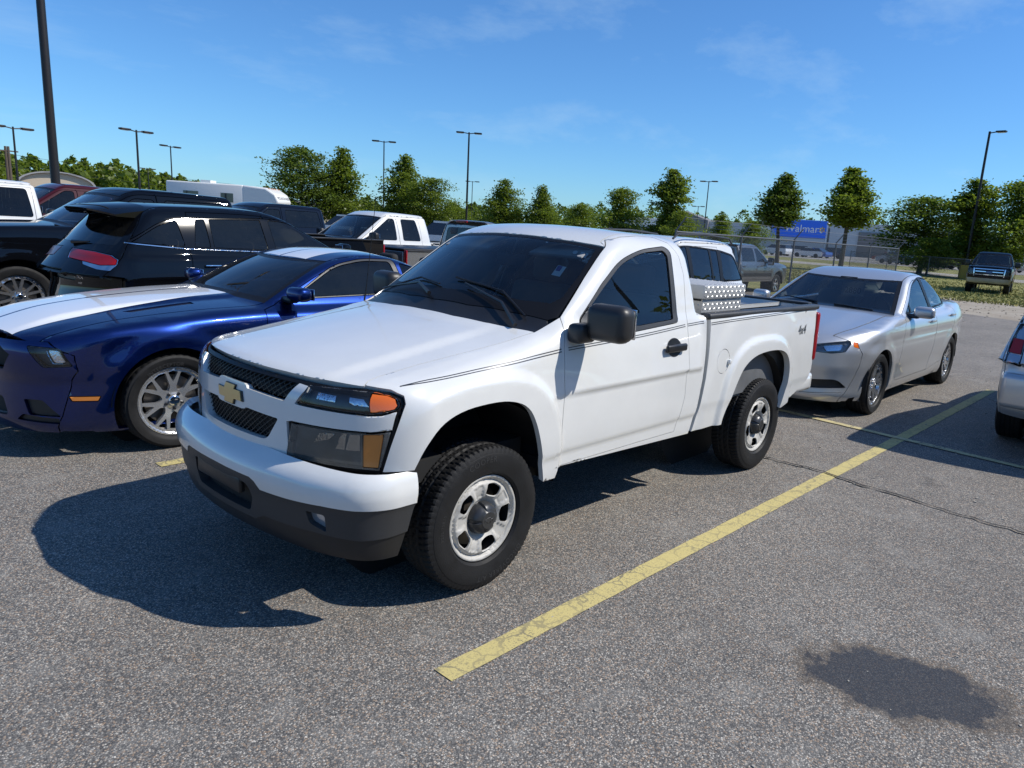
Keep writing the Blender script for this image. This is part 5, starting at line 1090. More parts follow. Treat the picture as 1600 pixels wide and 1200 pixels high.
        for k in g:
            nm, m, off, _ = k
            if m.startswith('lamp:'):
                _, lens, inner = m.split(':'); hl = emit(nm, g[k], MATS[lens], t, depth=.006)[0]; emit('housing', g[k], MATS[inner], hl, depth=.02, off=off)
            else: emit(nm, g[k], MATS[m], t if off >= -.02 else bo, depth=.035, off=off)
    # side with doors and windows
    fe, re = lf('F', sp['fe']), lf('B', sp['re'])
    zb2 = sp.get('zbot', .16)+.025
    def arch(cx): return [(cx+ra*math.cos(a), max(zb2, R+sp.get('ah', 0)+ra*math.sin(a))) for a in np.linspace(math.radians(-50), math.radians(230), 44)]
    fl0 = tv(fe[:1], 'L')[0]; rl0 = tv(re[:1], 'L')[0]
    bot = lf('L', [(rl0[0], rl0[1]), (-WB-ra*.8, sp.get('zr', zs)), (-WB+ra*.8, zs), (-ra*.8, zs), (ra*.8, sp.get('zf', zs)), (fl0[0], fl0[1])])
    side = tv(np.vstack([fe, rail, re[::-1], bot[1:-1]]), V2); rl = tv(rail, 'L'); rz = lambda x: ipl(rl, x)
    regs = [(None, tv(lf('L', dense(arch(c), .05, True)), V2)) for c in (0, -WB)]
    for k in ('side_extra',):
        for nm, m, off, poly in sp.get(k, []): regs.append(((nm, m, off, 0), tv(lf('L', dense(poly, .05, True)), V2)))
    for i, poly in enumerate(sp.get('windows', [])): regs.append((('side_window', sp.get('sglass', 'tint_dark'), -.006, i), tv(lf('L', dense(poly, .05, True)), V2)))
    if sp.get('dlo'): regs.append((('window_trim', sp.get('dlom', 'seal'), -.001, 0), tv(lf('L', dense(sp['dlo'], .05, True)), V2)))
    if sp.get('brightwork'): regs.append((('window_moulding', 'chrome', .002, 0), tv(lf('L', dense(sp['brightwork'], .05, True)), V2)))
    dz = sp.get('doorz', zs+.07)
    for i, (a, b) in enumerate(sp.get('doors', [])):                # each cut is a list of (x,z) from sill to roof
        xa, xb = a[-1][0], b[-1][0]; top = [(x, float(rz(x))-.045) for x in np.linspace(xa, xb, 14)]
        poly = [p for p in a[:-1]]+top+[p for p in b[:-1]][::-1]; regs.append((('door', sp['paint'], 0, i), tv(lf('L', dense(poly, .05, True)), V2)))
    regs.append((('body_side', sp['paint'], 0, 0), side))
    g = partition(F, V2, regs, h=h, gap=gp, span=(-4, 4)); drs = []
    for k in g:
        nm, m, off, i = k
        o = emit(nm, g[k], MATS[m], t, depth=.008 if 'window' in nm else .03, off=off, back=bk if nm in ('door', 'body_side') else None, mirror=True)
        if nm == 'door': drs.append(o)
    for x, z, m in sp.get('handles', []):
        q = lift(F, 'L', [(x, z)])[0]
        for s in (1, -1): b = MB(); b.rbox((q[0], s*(q[1]+.018), q[2]), (.20, .022, .030), .009, 2); b.build('door_handle', MATS[m], t)
    if sp.get('mirror'):
        x, z, m = sp['mirror']; q = lift(F, 'L', [(x, z)])[0]; mw, mh = sp.get('mirsize', (.22, .15))
        for s in (1, -1):
            b = MB(); b.rbox((x-.02, s*(q[1]+.05+mw/2), z+.05), (.13, mw, mh), min(.05, mh*.42), 4, rz=s*.15); o = b.build('door_mirror', MATS[m], t, smooth=50); b = MB(); b.rbox((x, s*(q[1]+.05), z), (.09, .14, .05), .02, 2); b.build('mirror_arm', MATS['plastic_black'], o)
            b = MB(); b.rbox((x-.088, s*(q[1]+.05+mw/2), z+.05), (.008, mw*.86, mh*.8), .003, 1, rz=s*.15); b.build('mirror_glass', MATS['chrome'], o)
    # cabin, chassis, wheels
    cb = sp['cabin']; zf, zb_, x0, x1, hw = cb['z'], cb['belt'], cb['x0'], cb['x1'], cb['w']; im = MATS[cb.get('m', 'interior')]
    b = MB(); b.box((x1, -hw, zf), (x0, hw, zf+.04)); b.box((x0-.02, -hw, zf), (x0+.02, hw, zb_-.05)); b.box((x1-.02, -hw, zf), (x1+.02, hw, zb_-.08)); b.build('cabin_floor', bk, t)
    b = MB(); b.rbox((x0-.18, 0, zb_-.10), (.42, hw*1.86, .18), .06, 3); b.build('dashboard', im, t)
    for xr in cb.get('rows', []):
        for y in (hw*.48, -hw*.48):
            b = MB(); b.rbox((xr, y, zf+.26), (.50, .50, .18), .06, 2); b.rbox((xr-.30, y, zf+.58), (.16, .48, .58), .06, 3, tilt=Euler((0, math.radians(-12), 0))); b.build('seat', im, t)
            b = MB(); b.rbox((xr-.40, y, zf+.97), (.10, .26, .17), .045, 3); b.build('headrest', im, t)
    if cb.get('wheel', True):
        b = MB(); xw, yw = x0-.50, hw*.48; M_ = Matrix.Translation((xw, yw, zb_-.02)) @ Matrix.Rotation(math.radians(-65), 4, 'Y'); b.tube([M_ @ Vector((.18*math.cos(a), .18*math.sin(a), 0)) for a in np.linspace(0, 2*math.pi, 25)], .015, 6, False)
        for a in (.2, 2.9, 4.7): b.tube([M_ @ Vector((0, 0, 0)), M_ @ Vector((.18*math.cos(a), .18*math.sin(a), 0))], .018, 5)
        b.build('steering_wheel', bk, t)
    hw2 = sp['ty']-sp['tw']; b = MB(); b.box((-WB-R*1.2, -hw2+.05, zs-.03), (R*1.5, hw2-.05, zs+.10)); b.build('chassis', MATS['under'], t)
    for cx in (0, -WB):
        for s in (1, -1): liner(t, cx, R+sp.get('ah', 0), ra+.02, s*(sp['ty']-.01), s*(sp['ty']-sp['tw']-.12), MATS['black'])
    y = sp['ty']-sp['tw']/2; w = wheel(t, R, sp['rr'], sp['tw'], sp['style'], MATS['rubber'], MATS[sp.get('rimm', 'alloy')], (0, y, R), 1, 'road', sp.get('wn', 120), cap=MATS[sp['cap']] if sp.get('cap') else None, h=sp.get('wh', .02), lugs=sp.get('lugs', 5))
    for loc, s in (((-WB, y, R), 1), ((0, -y, R), -1), ((-WB, -y, R), -1)): again(w, t, loc, (0, random.uniform(0, 6), 0 if s > 0 else math.pi))
    sp['F_'] = F; return t
def sym2(p): return list(p)+[(x, -y) for x, y in list(p)[::-1]]
def on_car(sp, t, name, view, s, size, at, m, off=.003, shear=0., space=1.):
    """lettering lying on the body: s written with its centre at the view point `at`"""
    V, Fc = text_mesh(s, size, shear=shear, space=space); sg = -1 if view in ('B', 'L') else 1
    P = lift(sp['F_'], view, [(at[0]+sg*x, at[1]+y) for x, y, z in V]); N = grad(sp['F_'], P); P = P+N*off
    a = P[Fc[0][0]], P[Fc[0][1]], P[Fc[0][2]]; fl = np.dot(np.cross(a[1]-a[0], a[2]-a[0]), N[Fc[0][0]]) < 0
    return mesh_obj(name, P, [f[::-1] for f in Fc] if fl else Fc, MATS[m], t, smooth=False)
flake('blue_paint', (.002, .015, .11), .88, .30); mat('black_paint', (.003, .0035, .005), .5, 0, .75, spec=.0, coatr=.015); flake('silver_paint', (.52, .53, .54), .65, .34); flake('pewter_paint', (.30, .29, .28), .8, .32); mat('navy_paint', (.006, .008, .016), .5, 0, .8, spec=.0, coatr=.015); mat('maroon_paint', (.05, .005, .007), .5, 0, .8, spec=.1, coatr=.015); mat('stripe_white', (.78, .79, .80), .28, coat=1.)
flake('grey_paint', (.20, .205, .21), .8, .3)
V_ = lambda *p: list(p)
def coupe():
    sp = dict(name='sports_coupe', label='dark blue sports coupe with two broad white racing stripes, beside the white pickup', cat='car', loc=(.163, -3.08, 0), paint='blue_paint', h=.032, gap=.006,
        W=V_((.95, .72), (.7, .85), (.3, .91), (0, .93), (-.6, .918), (-1.5, .918), (-2.72, .94), (-3.2, .91), (-3.8, .80)), T=V_((.98, .74), (.92, .80), (.80, .840), (.5, .912), (.1, .970), (-.4, 1.010), (-.75, 1.022), (-1.0, 1.015), (-2.3, 1.02), (-2.75, 1.05), (-3.4, 1.04), (-3.8, .98)),
        S=V_((.14, .10), (.22, .05), (.34, .02), (.5, .004), (.62, .0), (.72, .006), (.82, .004), (.90, .02), (1.0, .07), (1.1, .14)), F=V_((.12, .84), (.18, .92), (.26, .955), (.40, .95), (.50, .945), (.58, .965), (.68, .975), (.76, .965), (.82, .935), (.86, .88), (.92, .78)), B=V_((.3, -3.72), (.6, -3.86), (1.0, -3.80)), pf=(.34, .42),
        R=.337, rr=.240, tw=.245, ty=.93, WB=2.72, ra=.385, zs=.19, zf=.16, flare=.020, crown=.055, ks=.07,
        top_feat=lambda x, y: .022*sstep(.50, .40, y)*sstep(.9, .5, x)-.02*sstep(.55, .72, y)*sstep(.3, .8, x),
        G=dict(w=V_((-.5, .78), (-1.2, .80), (-2.2, .79), (-3.0, .72)), z0=1.0, tum=(.46, .2), ws=(-.55, 2.25, .36), rw=(-3.05, 2.4, .3), roof=V_((-1.1, 1.30), (-1.4, 1.355), (-1.8, 1.385), (-2.1, 1.375), (-2.6, 1.28), (-3.0, 1.14)), crown=.08),
        hood=V_((.72, .70), (.4, .71), (-.2, .735), (-.74, .76)), hoodf=V_((0, .825), (.3, .820), (.55, .800), (.69, .770)), cowl=-.60, wst=(-1.40, .575), header=-1.27, roof=V_((-1.7, .565), (-2.05, .55), (-2.25, .535)), roofc=-2.18, blb=(-2.92, .60), blc=-2.95, deck=V_((-3.3, .62), (-3.62, .60)), deckb=V_((.60, 1.0), (0, 1.03)), rwglass='tint_dark', wsglass='tint',
        fe=V_((.74, .15), (.78, .30), (.82, .54), (.845, .60), (.84, .70), (.74, .785)), re=V_((.74, .25), (.74, .6), (.68, .98)), fbase=('front_fascia', 0.), rbase=('rear_fascia', 0.),
        front=V_(('lamp_bowl', 'lamp:lens:reflector', -.03, rnd([(.748, .738), (.792, .732), (.815, .650), (.775, .645)], .012), 'pair'), ('headlight', 'lamp:lens:lamp_dark', -.05, rnd([(.655, .757), (.800, .748), (.835, .630), (.735, .620)], .012), 'pair'), ('grille', 'black', -.05, [(0, .785), (.44, .770), (.56, .690), (.49, .590), (0, .585)], 'sym'), ('lower_grille', 'black', -.05, rnd([(0, .40), (.44, .40), (.48, .28), (0, .26)], [0, .03, .03, 0]), 'sym'), ('air_inlet', 'plastic_black', -.02, rnd([(.60, .40), (.70, .40), (.775, .295), (.63, .300)], .012), 'pair'), ('lip_slot', 'plastic_black', -.02, rnd([(.55, .262), (.59, .300), (.765, .280), (.768, .245)], .010), 'pair')),
        hood_marks=V_(('stripe', 'stripe_white', [(.885, .014), (.815, .50), (.40, .49), (-.1, .44), (-.640, .37), (-.592, .014)]), ('hood_vent', 'plastic_black', rnd([(.18, .545), (.14, .595), (-.30, .560), (-.30, .500)], .01))), roof_marks=V_(('stripe', 'stripe_white', [(-1.29, .014), (-1.33, .36), (-2.15, .35), (-2.165, .014)])),
        side_extra=V_(('side_marker', 'amber_old', .0, rnd([(.455, .428), (.615, .430), (.600, .398), (.470, .396)], .006))),
        windows=V_(rnd([(-.98, 1.03), (-1.42, 1.265), (-1.72, 1.315), (-2.00, 1.31), (-2.05, 1.05)], [.02, .12, .1, .03, .03]), rnd([(-2.12, 1.07), (-2.10, 1.30), (-2.30, 1.255), (-2.62, 1.10)], .03)), dlo=rnd([(-.93, 1.015), (-1.41, 1.28), (-1.73, 1.335), (-2.05, 1.33), (-2.10, 1.04)], [.02, .12, .1, .03, .03]), dlom='plastic_grey',
        doors=V_(([(-.64, .28), (-.66, .6), (-.70, .95), (-.80, 1.02)], [(-1.98, .28), (-2.05, .6), (-2.06, .95), (-2.06, 1.2)])), handles=V_((-1.86, .90, 'blue_paint')), mirror=(-.92, 1.02, 'blue_paint'), mirsize=(.20, .11),
        cabin=dict(z=.28, belt=1.02, x0=-.80, x1=-2.7, w=.70, rows=[-1.55, -2.3], m='interior_dark'), style='fork', rimm='alloy_bright', wn=168, wh=.012)
    t = car(sp); F = sp['F_']; on_car(sp, t, 'pony_badge', 'F', '', .1, (0, .63), 'chrome') if 0 else None
    w = [c for c in t.children if c.name.startswith('wheel')][0]; V, Fc = text_mesh('INTERCEPTOR', .036, bend=.270, space=1.1); a = math.radians(14); mesh_obj('tyre_lettering', [(-(x*math.cos(a)-y*math.sin(a)), .1235, x*math.sin(a)+y*math.cos(a)) for x, y, z in V], Fc, MATS['rubber_text'], w, smooth=False); w.rotation_euler = (0, 0, 0)
    # the wire frame of the grille and a galloping-free oval trim
    return t
def crossover():
    sp = dict(name='crossover', label='black crossover with red tail lamps and a chrome window line, parked behind the blue coupe', cat='car', loc=(-4.00, -6.12, 0), rz=183, paint='black_paint', h=.04, gap=.007,
        W=V_((.9, .72), (.6, .86), (0, .95), (-1, .958), (-2.8, .958), (-3.3, .93), (-3.7, .86)), T=V_((.9, .85), (.5, 1.02), (-.5, 1.14), (-.75, 1.18), (-3.8, 1.20)), S=V_((.2, .08), (.35, .03), (.55, .004), (.85, .0), (1.0, .008), (1.1, .022), (1.2, .055), (1.3, .10)),
        F=V_((.3, .90), (.6, .95), (.8, .93), (.95, .8)), B=V_((.25, -3.66), (.45, -3.79), (.62, -3.80), (.80, -3.76), (1.0, -3.75), (1.12, -3.73), (1.2, -3.69), (1.3, -3.62)), pb=(.22, .22), R=.365, rr=.245, tw=.245, ty=.955, WB=2.824, ra=.42, zs=.28, flare=.018,
        G=dict(w=V_((-.5, .87), (-1.5, .90), (-3.0, .88), (-3.6, .82)), z0=1.18, tum=(.36, .2), ws=(-.66, 2.0, .3), rw=(-3.68, .95, .28), roof=V_((-1.2, 1.58), (-1.6, 1.665), (-2.2, 1.70), (-2.9, 1.685), (-3.3, 1.635), (-3.6, 1.56)), crown=.06),
        hood=V_((.6, .70), (0, .76), (-.66, .82)), hoodf=V_((0, .90), (.4, .89), (.68, .86)), cowl=-.62, wst=(-1.50, .62), header=-1.36, roof=V_((-2.0, .63), (-2.8, .62), (-3.22, .60)), roofc=-3.28, fe=V_((.80, .25), (.82, .6), (.72, .88)), re=V_((.82, .28), (.84, .6), (.85, .92), (.865, 1.02), (.84, 1.14), (.78, 1.28), (.70, 1.46), (.62, 1.57)), fbase=('front_fascia', 0.), rbase=('tailgate', 0.02),
        rear=V_(('tail_lamp', 'red_lens', .0, rnd([(.14, 1.182), (.53, 1.170), (.74, 1.147), (.830, 1.112), (.855, 1.062), (.72, 1.050), (.50, 1.072), (.20, 1.092)], .010), 'pair'), ('lamp_chrome', 'chrome', -.004, rnd([(.12, 1.188), (.53, 1.176), (.75, 1.153), (.838, 1.116), (.862, 1.060), (.862, 1.005), (.72, 1.010), (.50, 1.045), (.46, 1.072), (.18, 1.088)], .008), 'pair'), ('rear_window', 'tint_dark', -.006, rnd([(.70, 1.25), (.585, 1.545), (0, 1.57), (0, 1.20)], [.06, .06, 0, 0]), 'sym'), ('plate_recess', 'plastic_black', -.03, rnd([(.30, .98), (.30, .86), (0, .86), (0, .98)], [.03, .03, 0, 0]), 'sym'), ('lower_bumper', 'plastic_grey', -.01, [(.82, .28), (.82, .42), (.5, .45), (0, .45), (0, .26), (.5, .26)], 'sym')),
        windows=V_(rnd([(-3.39, 1.285), (-3.08, 1.475), (-2.90, 1.53), (-2.87, 1.26)], [.02, .15, .03, .03]), rnd([(-2.77, 1.258), (-2.70, 1.545), (-2.60, 1.55), (-2.60, 1.255)], .02), rnd([(-2.56, 1.254), (-2.55, 1.553), (-1.95, 1.575), (-1.93, 1.243)], .02), rnd([(-1.83, 1.242), (-1.85, 1.575), (-1.58, 1.56), (-1.02, 1.245)], [.02, .03, .1, .02])),
        dlo=rnd([(-3.43, 1.285), (-3.09, 1.493), (-2.90, 1.548), (-1.95, 1.592), (-1.60, 1.58), (-.95, 1.235), (-1.93, 1.225), (-2.87, 1.242)], [.02, .15, .1, .1, .1, .02, 0, 0]), dlom='gloss_black', brightwork=[(-3.44, 1.270), (-2.87, 1.228), (-1.93, 1.210), (-.95, 1.220), (-.95, 1.234), (-1.93, 1.226), (-2.87, 1.243), (-3.43, 1.286)],
        doors=V_(([(-.72, .40), (-.72, 1.0), (-.80, 1.2)], [(-1.88, .40), (-1.90, 1.0), (-1.90, 1.4)]), ([(-1.885, .40), (-1.905, 1.0), (-1.905, 1.4)], [(-2.62, .52), (-2.86, .95), (-2.83, 1.2), (-2.78, 1.5)])), handles=V_((-2.62, 1.06, 'chrome'), (-1.72, 1.06, 'chrome')), mirror=(-.98, 1.22, 'black_paint'),
        cabin=dict(z=.45, belt=1.22, x0=-.85, x1=-3.3, w=.76, rows=[-1.6, -2.5], m='interior_tan'), style='pair5', sglass='tint_dark', wn=96)
    t = car(sp)
    b = MB(); pr = [(-3.12, 1.665), (-3.50, 1.622), (-3.60, 1.600), (-3.585, 1.580), (-3.40, 1.575), (-3.14, 1.60)]; V = []; n = 13
    for i in range(n):
        y = -.60+1.2*i/(n-1); k = (abs(y)/.60)**3
        for x, z in pr: V.append((x+.16*k*(1 if x < -3.2 else .2), y, z-.05*k+(.012*(1-k) if z > 1.6 else 0)))
    F = []
    for i in range(n-1):
        for j in range(6): F.append((i*6+j, i*6+(j+1) % 6, (i+1)*6+(j+1) % 6, (i+1)*6+j))
    F += [tuple(range(6))[::-1], tuple(range((n-1)*6, n*6))]; mesh_obj('roof_spoiler', V, [f[::-1] for f in F], MATS['black_paint'], t, smooth=35)
    q = lift(sp['F_'], 'B', [(-.05, 1.24), (-.33, 1.26)]); b = MB(); b.tube([tuple(q[0]+[-.03, 0, 0]), tuple(q[1]+[-.02, 0, 0])], [.022, .008], 6); b.build('rear_wiper', MATS['plastic_black'], t)
    on_car(sp, t, 'model_badge', 'B', 'MKX', .062, (-.36, .905), 'chrome', space=1.2); on_car(sp, t, 'drive_badge', 'B', 'AWD', .028, (-.38, .84), 'chrome'); on_car(sp, t, 'maker_badge', 'B', 'LINCOLN', .045, (.45, .885), 'chrome') if 0 else None
    return t
def sedan():
    sp = dict(name='sedan', label='silver sedan with a numbered paper in its windshield, nose to the white pickup tail', cat='car', loc=(-5.642, -.105, 0), paint='silver_paint', h=.035, gap=.006,
        W=V_((.95, .62), (.75, .78), (.4, .89), (0, .925), (-1.4, .928), (-2.85, .925), (-3.5, .86), (-3.95, .70)), T=V_((.98, .68), (.90, .755), (.75, .825), (.5, .890), (0, .970), (-.55, 1.040), (-.9, 1.03), (-2.6, 1.05), (-3.0, 1.10), (-3.5, 1.10), (-3.9, 1.05)),
        S=V_((.14, .11), (.20, .06), (.30, .03), (.42, .022), (.55, .006), (.66, .0), (.76, .010), (.83, .002), (.87, .006), (.93, .025), (1.0, .06), (1.1, .13)), F=V_((.14, .80), (.20, .89), (.26, .93), (.33, .925), (.44, .935), (.56, .955), (.68, .955), (.76, .92), (.84, .83)), B=V_((.25, -3.80), (.6, -3.92), (1.05, -3.84)), pf=(.37, .50),
        R=.327, rr=.222, tw=.235, ty=.913, WB=2.85, ra=.372, zs=.20, zf=.17, flare=.014, crown=.03, ks=.065, top_feat=lambda x, y: .016*sstep(.62, .40, y)*sstep(.9, .4, x)*sstep(-.6, -.2, x),
        G=dict(w=V_((-.5, .80), (-1.2, .83), (-2.4, .82), (-3.2, .72)), z0=1.0, tum=(.42, .22), ws=(-.50, 2.15, .34), rw=(-3.18, 2.05, .3), roof=V_((-1.05, 1.38), (-1.4, 1.443), (-1.8, 1.473), (-2.1, 1.468), (-2.6, 1.40), (-3.1, 1.25)), crown=.075),
        hood=V_((.62, .60), (.3, .68), (-.2, .735), (-.66, .765)), hoodf=V_((0, .795), (.3, .795), (.5, .803), (.62, .828)), cowl=-.50, wst=(-1.40, .585), header=-1.26, roof=V_((-1.7, .585), (-2.1, .57), (-2.30, .55)), roofc=-2.24, blb=(-3.05, .60), blc=-3.12, deck=V_((-3.4, .62), (-3.68, .58)), deckb=V_((.58, 1.04), (0, 1.06)), wsglass='windscreen', rwglass='glass_clear',
        fe=V_((.72, .15), (.78, .28), (.82, .42), (.85, .55), (.86, .68), (.81, .79), (.63, .838)), re=V_((.70, .25), (.72, .6), (.66, 1.0)), fbase=('front_fascia', 0.), rbase=('rear_fascia', 0.),
        front=V_(('lamp_bowl', 'lamp:lens:reflector', -.02, rnd([(.575, .752), (.64, .768), (.725, .780), (.725, .715), (.62, .700)], .012), 'pair'), ('headlight', 'lamp:lens:lamp_sedan', -.03, rnd([(.48, .752), (.66, .790), (.755, .808), (.775, .780), (.755, .700), (.66, .680), (.50, .688)], .010), 'pair'), ('turn_signal', 'amber', -.004, rnd([(.775, .807), (.803, .804), (.842, .770), (.834, .735), (.800, .750)], .006), 'pair'), ('grille', 'black', -.03, rnd([(0, .62), (.30, .62), (.38, .55), (.30, .42), (0, .40)], [0, .03, .03, .03, 0]), 'sym'), ('air_inlet', 'plastic_black', -.035, rnd([(.48, .405), (.72, .420), (.785, .335), (.48, .318)], [.02, .05, .015, .02]), 'pair'), ('lower_grille', 'black', -.03, [(0, .36), (.34, .36), (.34, .28), (0, .28)], 'sym'), ('lower_lip', 'silver_paint', .012, rnd([(0, .262), (.5, .270), (.76, .290), (.745, .245), (.5, .225), (0, .22)], [0, 0, .01, .01, 0, 0]), 'sym')),
        windows=V_(rnd([(-.98, 1.035), (-1.10, 1.11), (-1.10, 1.03)], .01), rnd([(-1.15, 1.03), (-1.15, 1.14), (-1.52, 1.325), (-1.86, 1.39), (-1.90, 1.05)], [.02, .02, .1, .03, .03]), rnd([(-2.00, 1.055), (-1.97, 1.395), (-2.30, 1.375), (-2.62, 1.275), (-2.66, 1.09)], [.02, .03, .1, .02, .02]), rnd([(-2.72, 1.10), (-2.68, 1.25), (-2.93, 1.13)], .015)),
        dlo=rnd([(-.93, 1.02), (-1.50, 1.335), (-1.88, 1.41), (-2.30, 1.392), (-2.68, 1.275), (-3.00, 1.11), (-2.68, 1.075), (-1.92, 1.035)], [.02, .15, .15, .15, .1, .02, 0, 0]), brightwork=[(-.93, 1.008), (-1.92, 1.022), (-2.68, 1.062), (-3.00, 1.10), (-3.0, 1.112), (-2.68, 1.075), (-1.92, 1.035), (-.93, 1.020)],
        doors=V_(([(-.60, .30), (-.62, .6), (-.66, .9), (-.78, 1.0)], [(-1.84, .30), (-1.92, .6), (-1.95, 1.0), (-1.93, 1.3)]), ([(-1.845, .30), (-1.925, .6), (-1.955, 1.0), (-1.935, 1.3)], [(-2.42, .36), (-2.60, .62), (-2.90, .98), (-2.74, 1.2)])), handles=V_((-1.74, .91, 'silver_paint'), (-2.72, .945, 'silver_paint')), sglass='glass_side', mirror=(-.98, 1.0, 'silver_paint'), mirsize=(.22, .13),
        cabin=dict(z=.30, belt=1.03, x0=-.80, x1=-3.0, w=.72, rows=[-1.55, -2.45], m='interior_grey'), style='pair5', wn=120, wh=.014, cap='silver_paint')
    t = car(sp)
    # numbered sheet hanging behind the windscreen
    V, Fc = text_mesh('2880', .105, .001, space=1.0); o = Vector((-1.52, -.02, 1.205)); b = MB(); b.box((-1.535, -.16, 1.12), (-1.530, .12, 1.32)); s = b.build('paper_sheet', MATS['paper'], t)
    mesh_obj('number', place(V, (-1.526, -.02, 1.185), (0, 1, 0), (0, 0, 1)), Fc, MATS['ink'], s, smooth=False)
    b = MB(); b.rbox((-1.28, 0, 1.33), (.03, .22, .07), .02, 2); b.build('rear_view_mirror', MATS['interior_dark'], t); q = lift(sp['F_'], 'T', [(-.62, .55), (-.60, .1), (-.62, -.1), (-.78, -.60)])
    for i in (0, 2): b = MB(); b.tube([tuple(q[i]+[0, 0, .012]), tuple(q[i+1]+[-.03, 0, .012])], [.01, .006], 5); b.build('wiper', MATS['plastic_black'], t)
    return t
def suv(name, label, loc, rz, paint, rear=None, **k):
    sp = dict(name=name, label=label, cat='car', loc=loc, rz=rz, paint=paint, h=.05, gap=.007,
        W=V_((.8, .70), (.5, .84), (0, .90), (-1, .905), (-2.7, .905), (-3.2, .88), (-3.6, .82)), T=V_((.85, .82), (.5, .98), (-.4, 1.06), (-.65, 1.08), (-3.7, 1.09)), S=V_((.25, .07), (.38, .03), (.55, .004), (.85, .0), (.98, .012), (1.06, .035), (1.15, .08)), F=V_((.3, .82), (.6, .88), (.8, .86), (.95, .75)), B=V_((.30, -3.50), (.42, -3.60), (.66, -3.62), (.74, -3.57), (1.0, -3.54), (1.12, -3.50), (1.25, -3.44)), pb=(.10, .25), R=.35, rr=.225, tw=.225, ty=.90, WB=2.65, ra=.40, zs=.30,
        G=dict(w=V_((-.5, .83), (-1.5, .86), (-3.0, .85), (-3.6, .80)), z0=1.07, tum=(.30, .12), ws=(-.62, 1.7, .3), rw=(-3.53, .40, .18), roof=V_((-1.1, 1.60), (-1.5, 1.68), (-2.2, 1.715), (-2.9, 1.70), (-3.4, 1.65)), crown=.06),
        hood=V_((.5, .68), (0, .72), (-.62, .78)), hoodf=V_((0, .86), (.4, .85), (.66, .83)), cowl=-.58, wst=(-1.42, .64), header=-1.30, roof=V_((-2.0, .65), (-2.8, .64), (-3.26, .62)), roofc=-3.32, fe=V_((.76, .28), (.78, .6), (.70, .85)), re=V_((.80, .30), (.82, .6), (.82, .9), (.80, 1.1), (.74, 1.3), (.68, 1.52), (.63, 1.60)), fbase=('front_fascia', 0.), rbase=('tailgate', .02), rear=rear or [],
        windows=V_(rnd([(-3.36, 1.12), (-3.20, 1.46), (-2.80, 1.52), (-2.74, 1.10)], [.05, .10, .04, .03]), rnd([(-2.64, 1.10), (-2.69, 1.53), (-2.50, 1.54), (-2.45, 1.10)], .02), rnd([(-2.40, 1.10), (-2.44, 1.545), (-1.92, 1.57), (-1.88, 1.10)], .03), rnd([(-1.78, 1.10), (-1.82, 1.57), (-1.50, 1.55), (-.92, 1.12)], [.02, .03, .1, .02])), dlo=rnd([(-3.42, 1.10), (-3.22, 1.48), (-2.8, 1.545), (-1.9, 1.59), (-1.48, 1.575), (-.84, 1.10), (-1.9, 1.075)], [.05, .1, .1, .1, .1, .02, 0]),
        doors=V_(([(-.66, .40), (-.66, .9), (-.74, 1.05)], [(-1.82, .40), (-1.84, .9), (-1.84, 1.3)]), ([(-1.825, .40), (-1.845, .9), (-1.845, 1.3)], [(-2.46, .50), (-2.66, .85), (-2.68, 1.05), (-2.72, 1.4)])), handles=V_((-1.70, .98, paint), (-2.55, .98, paint)), mirror=(-.88, 1.10, paint), cabin=dict(z=.45, belt=1.10, x0=-.80, x1=-3.3, w=.72, rows=[-1.5, -2.4], m='interior'), style='five', wn=72)
    for a, b in k.items(): sp[a] = b
    t = car(sp); t['_F'] = 0; del t['_F']; return t, sp
def rails(t, x0, x1, y, z, m):
    for s in (1, -1):
        b = MB(); b.tube([(x0, s*y, z-.03), (x0-.12, s*y, z+.035), ((x0+x1)/2, s*(y+.01), z+.055), (x1+.12, s*y, z+.02), (x1, s*y, z-.06)], .017, 6); b.build('roof_rail', MATS[m], t)
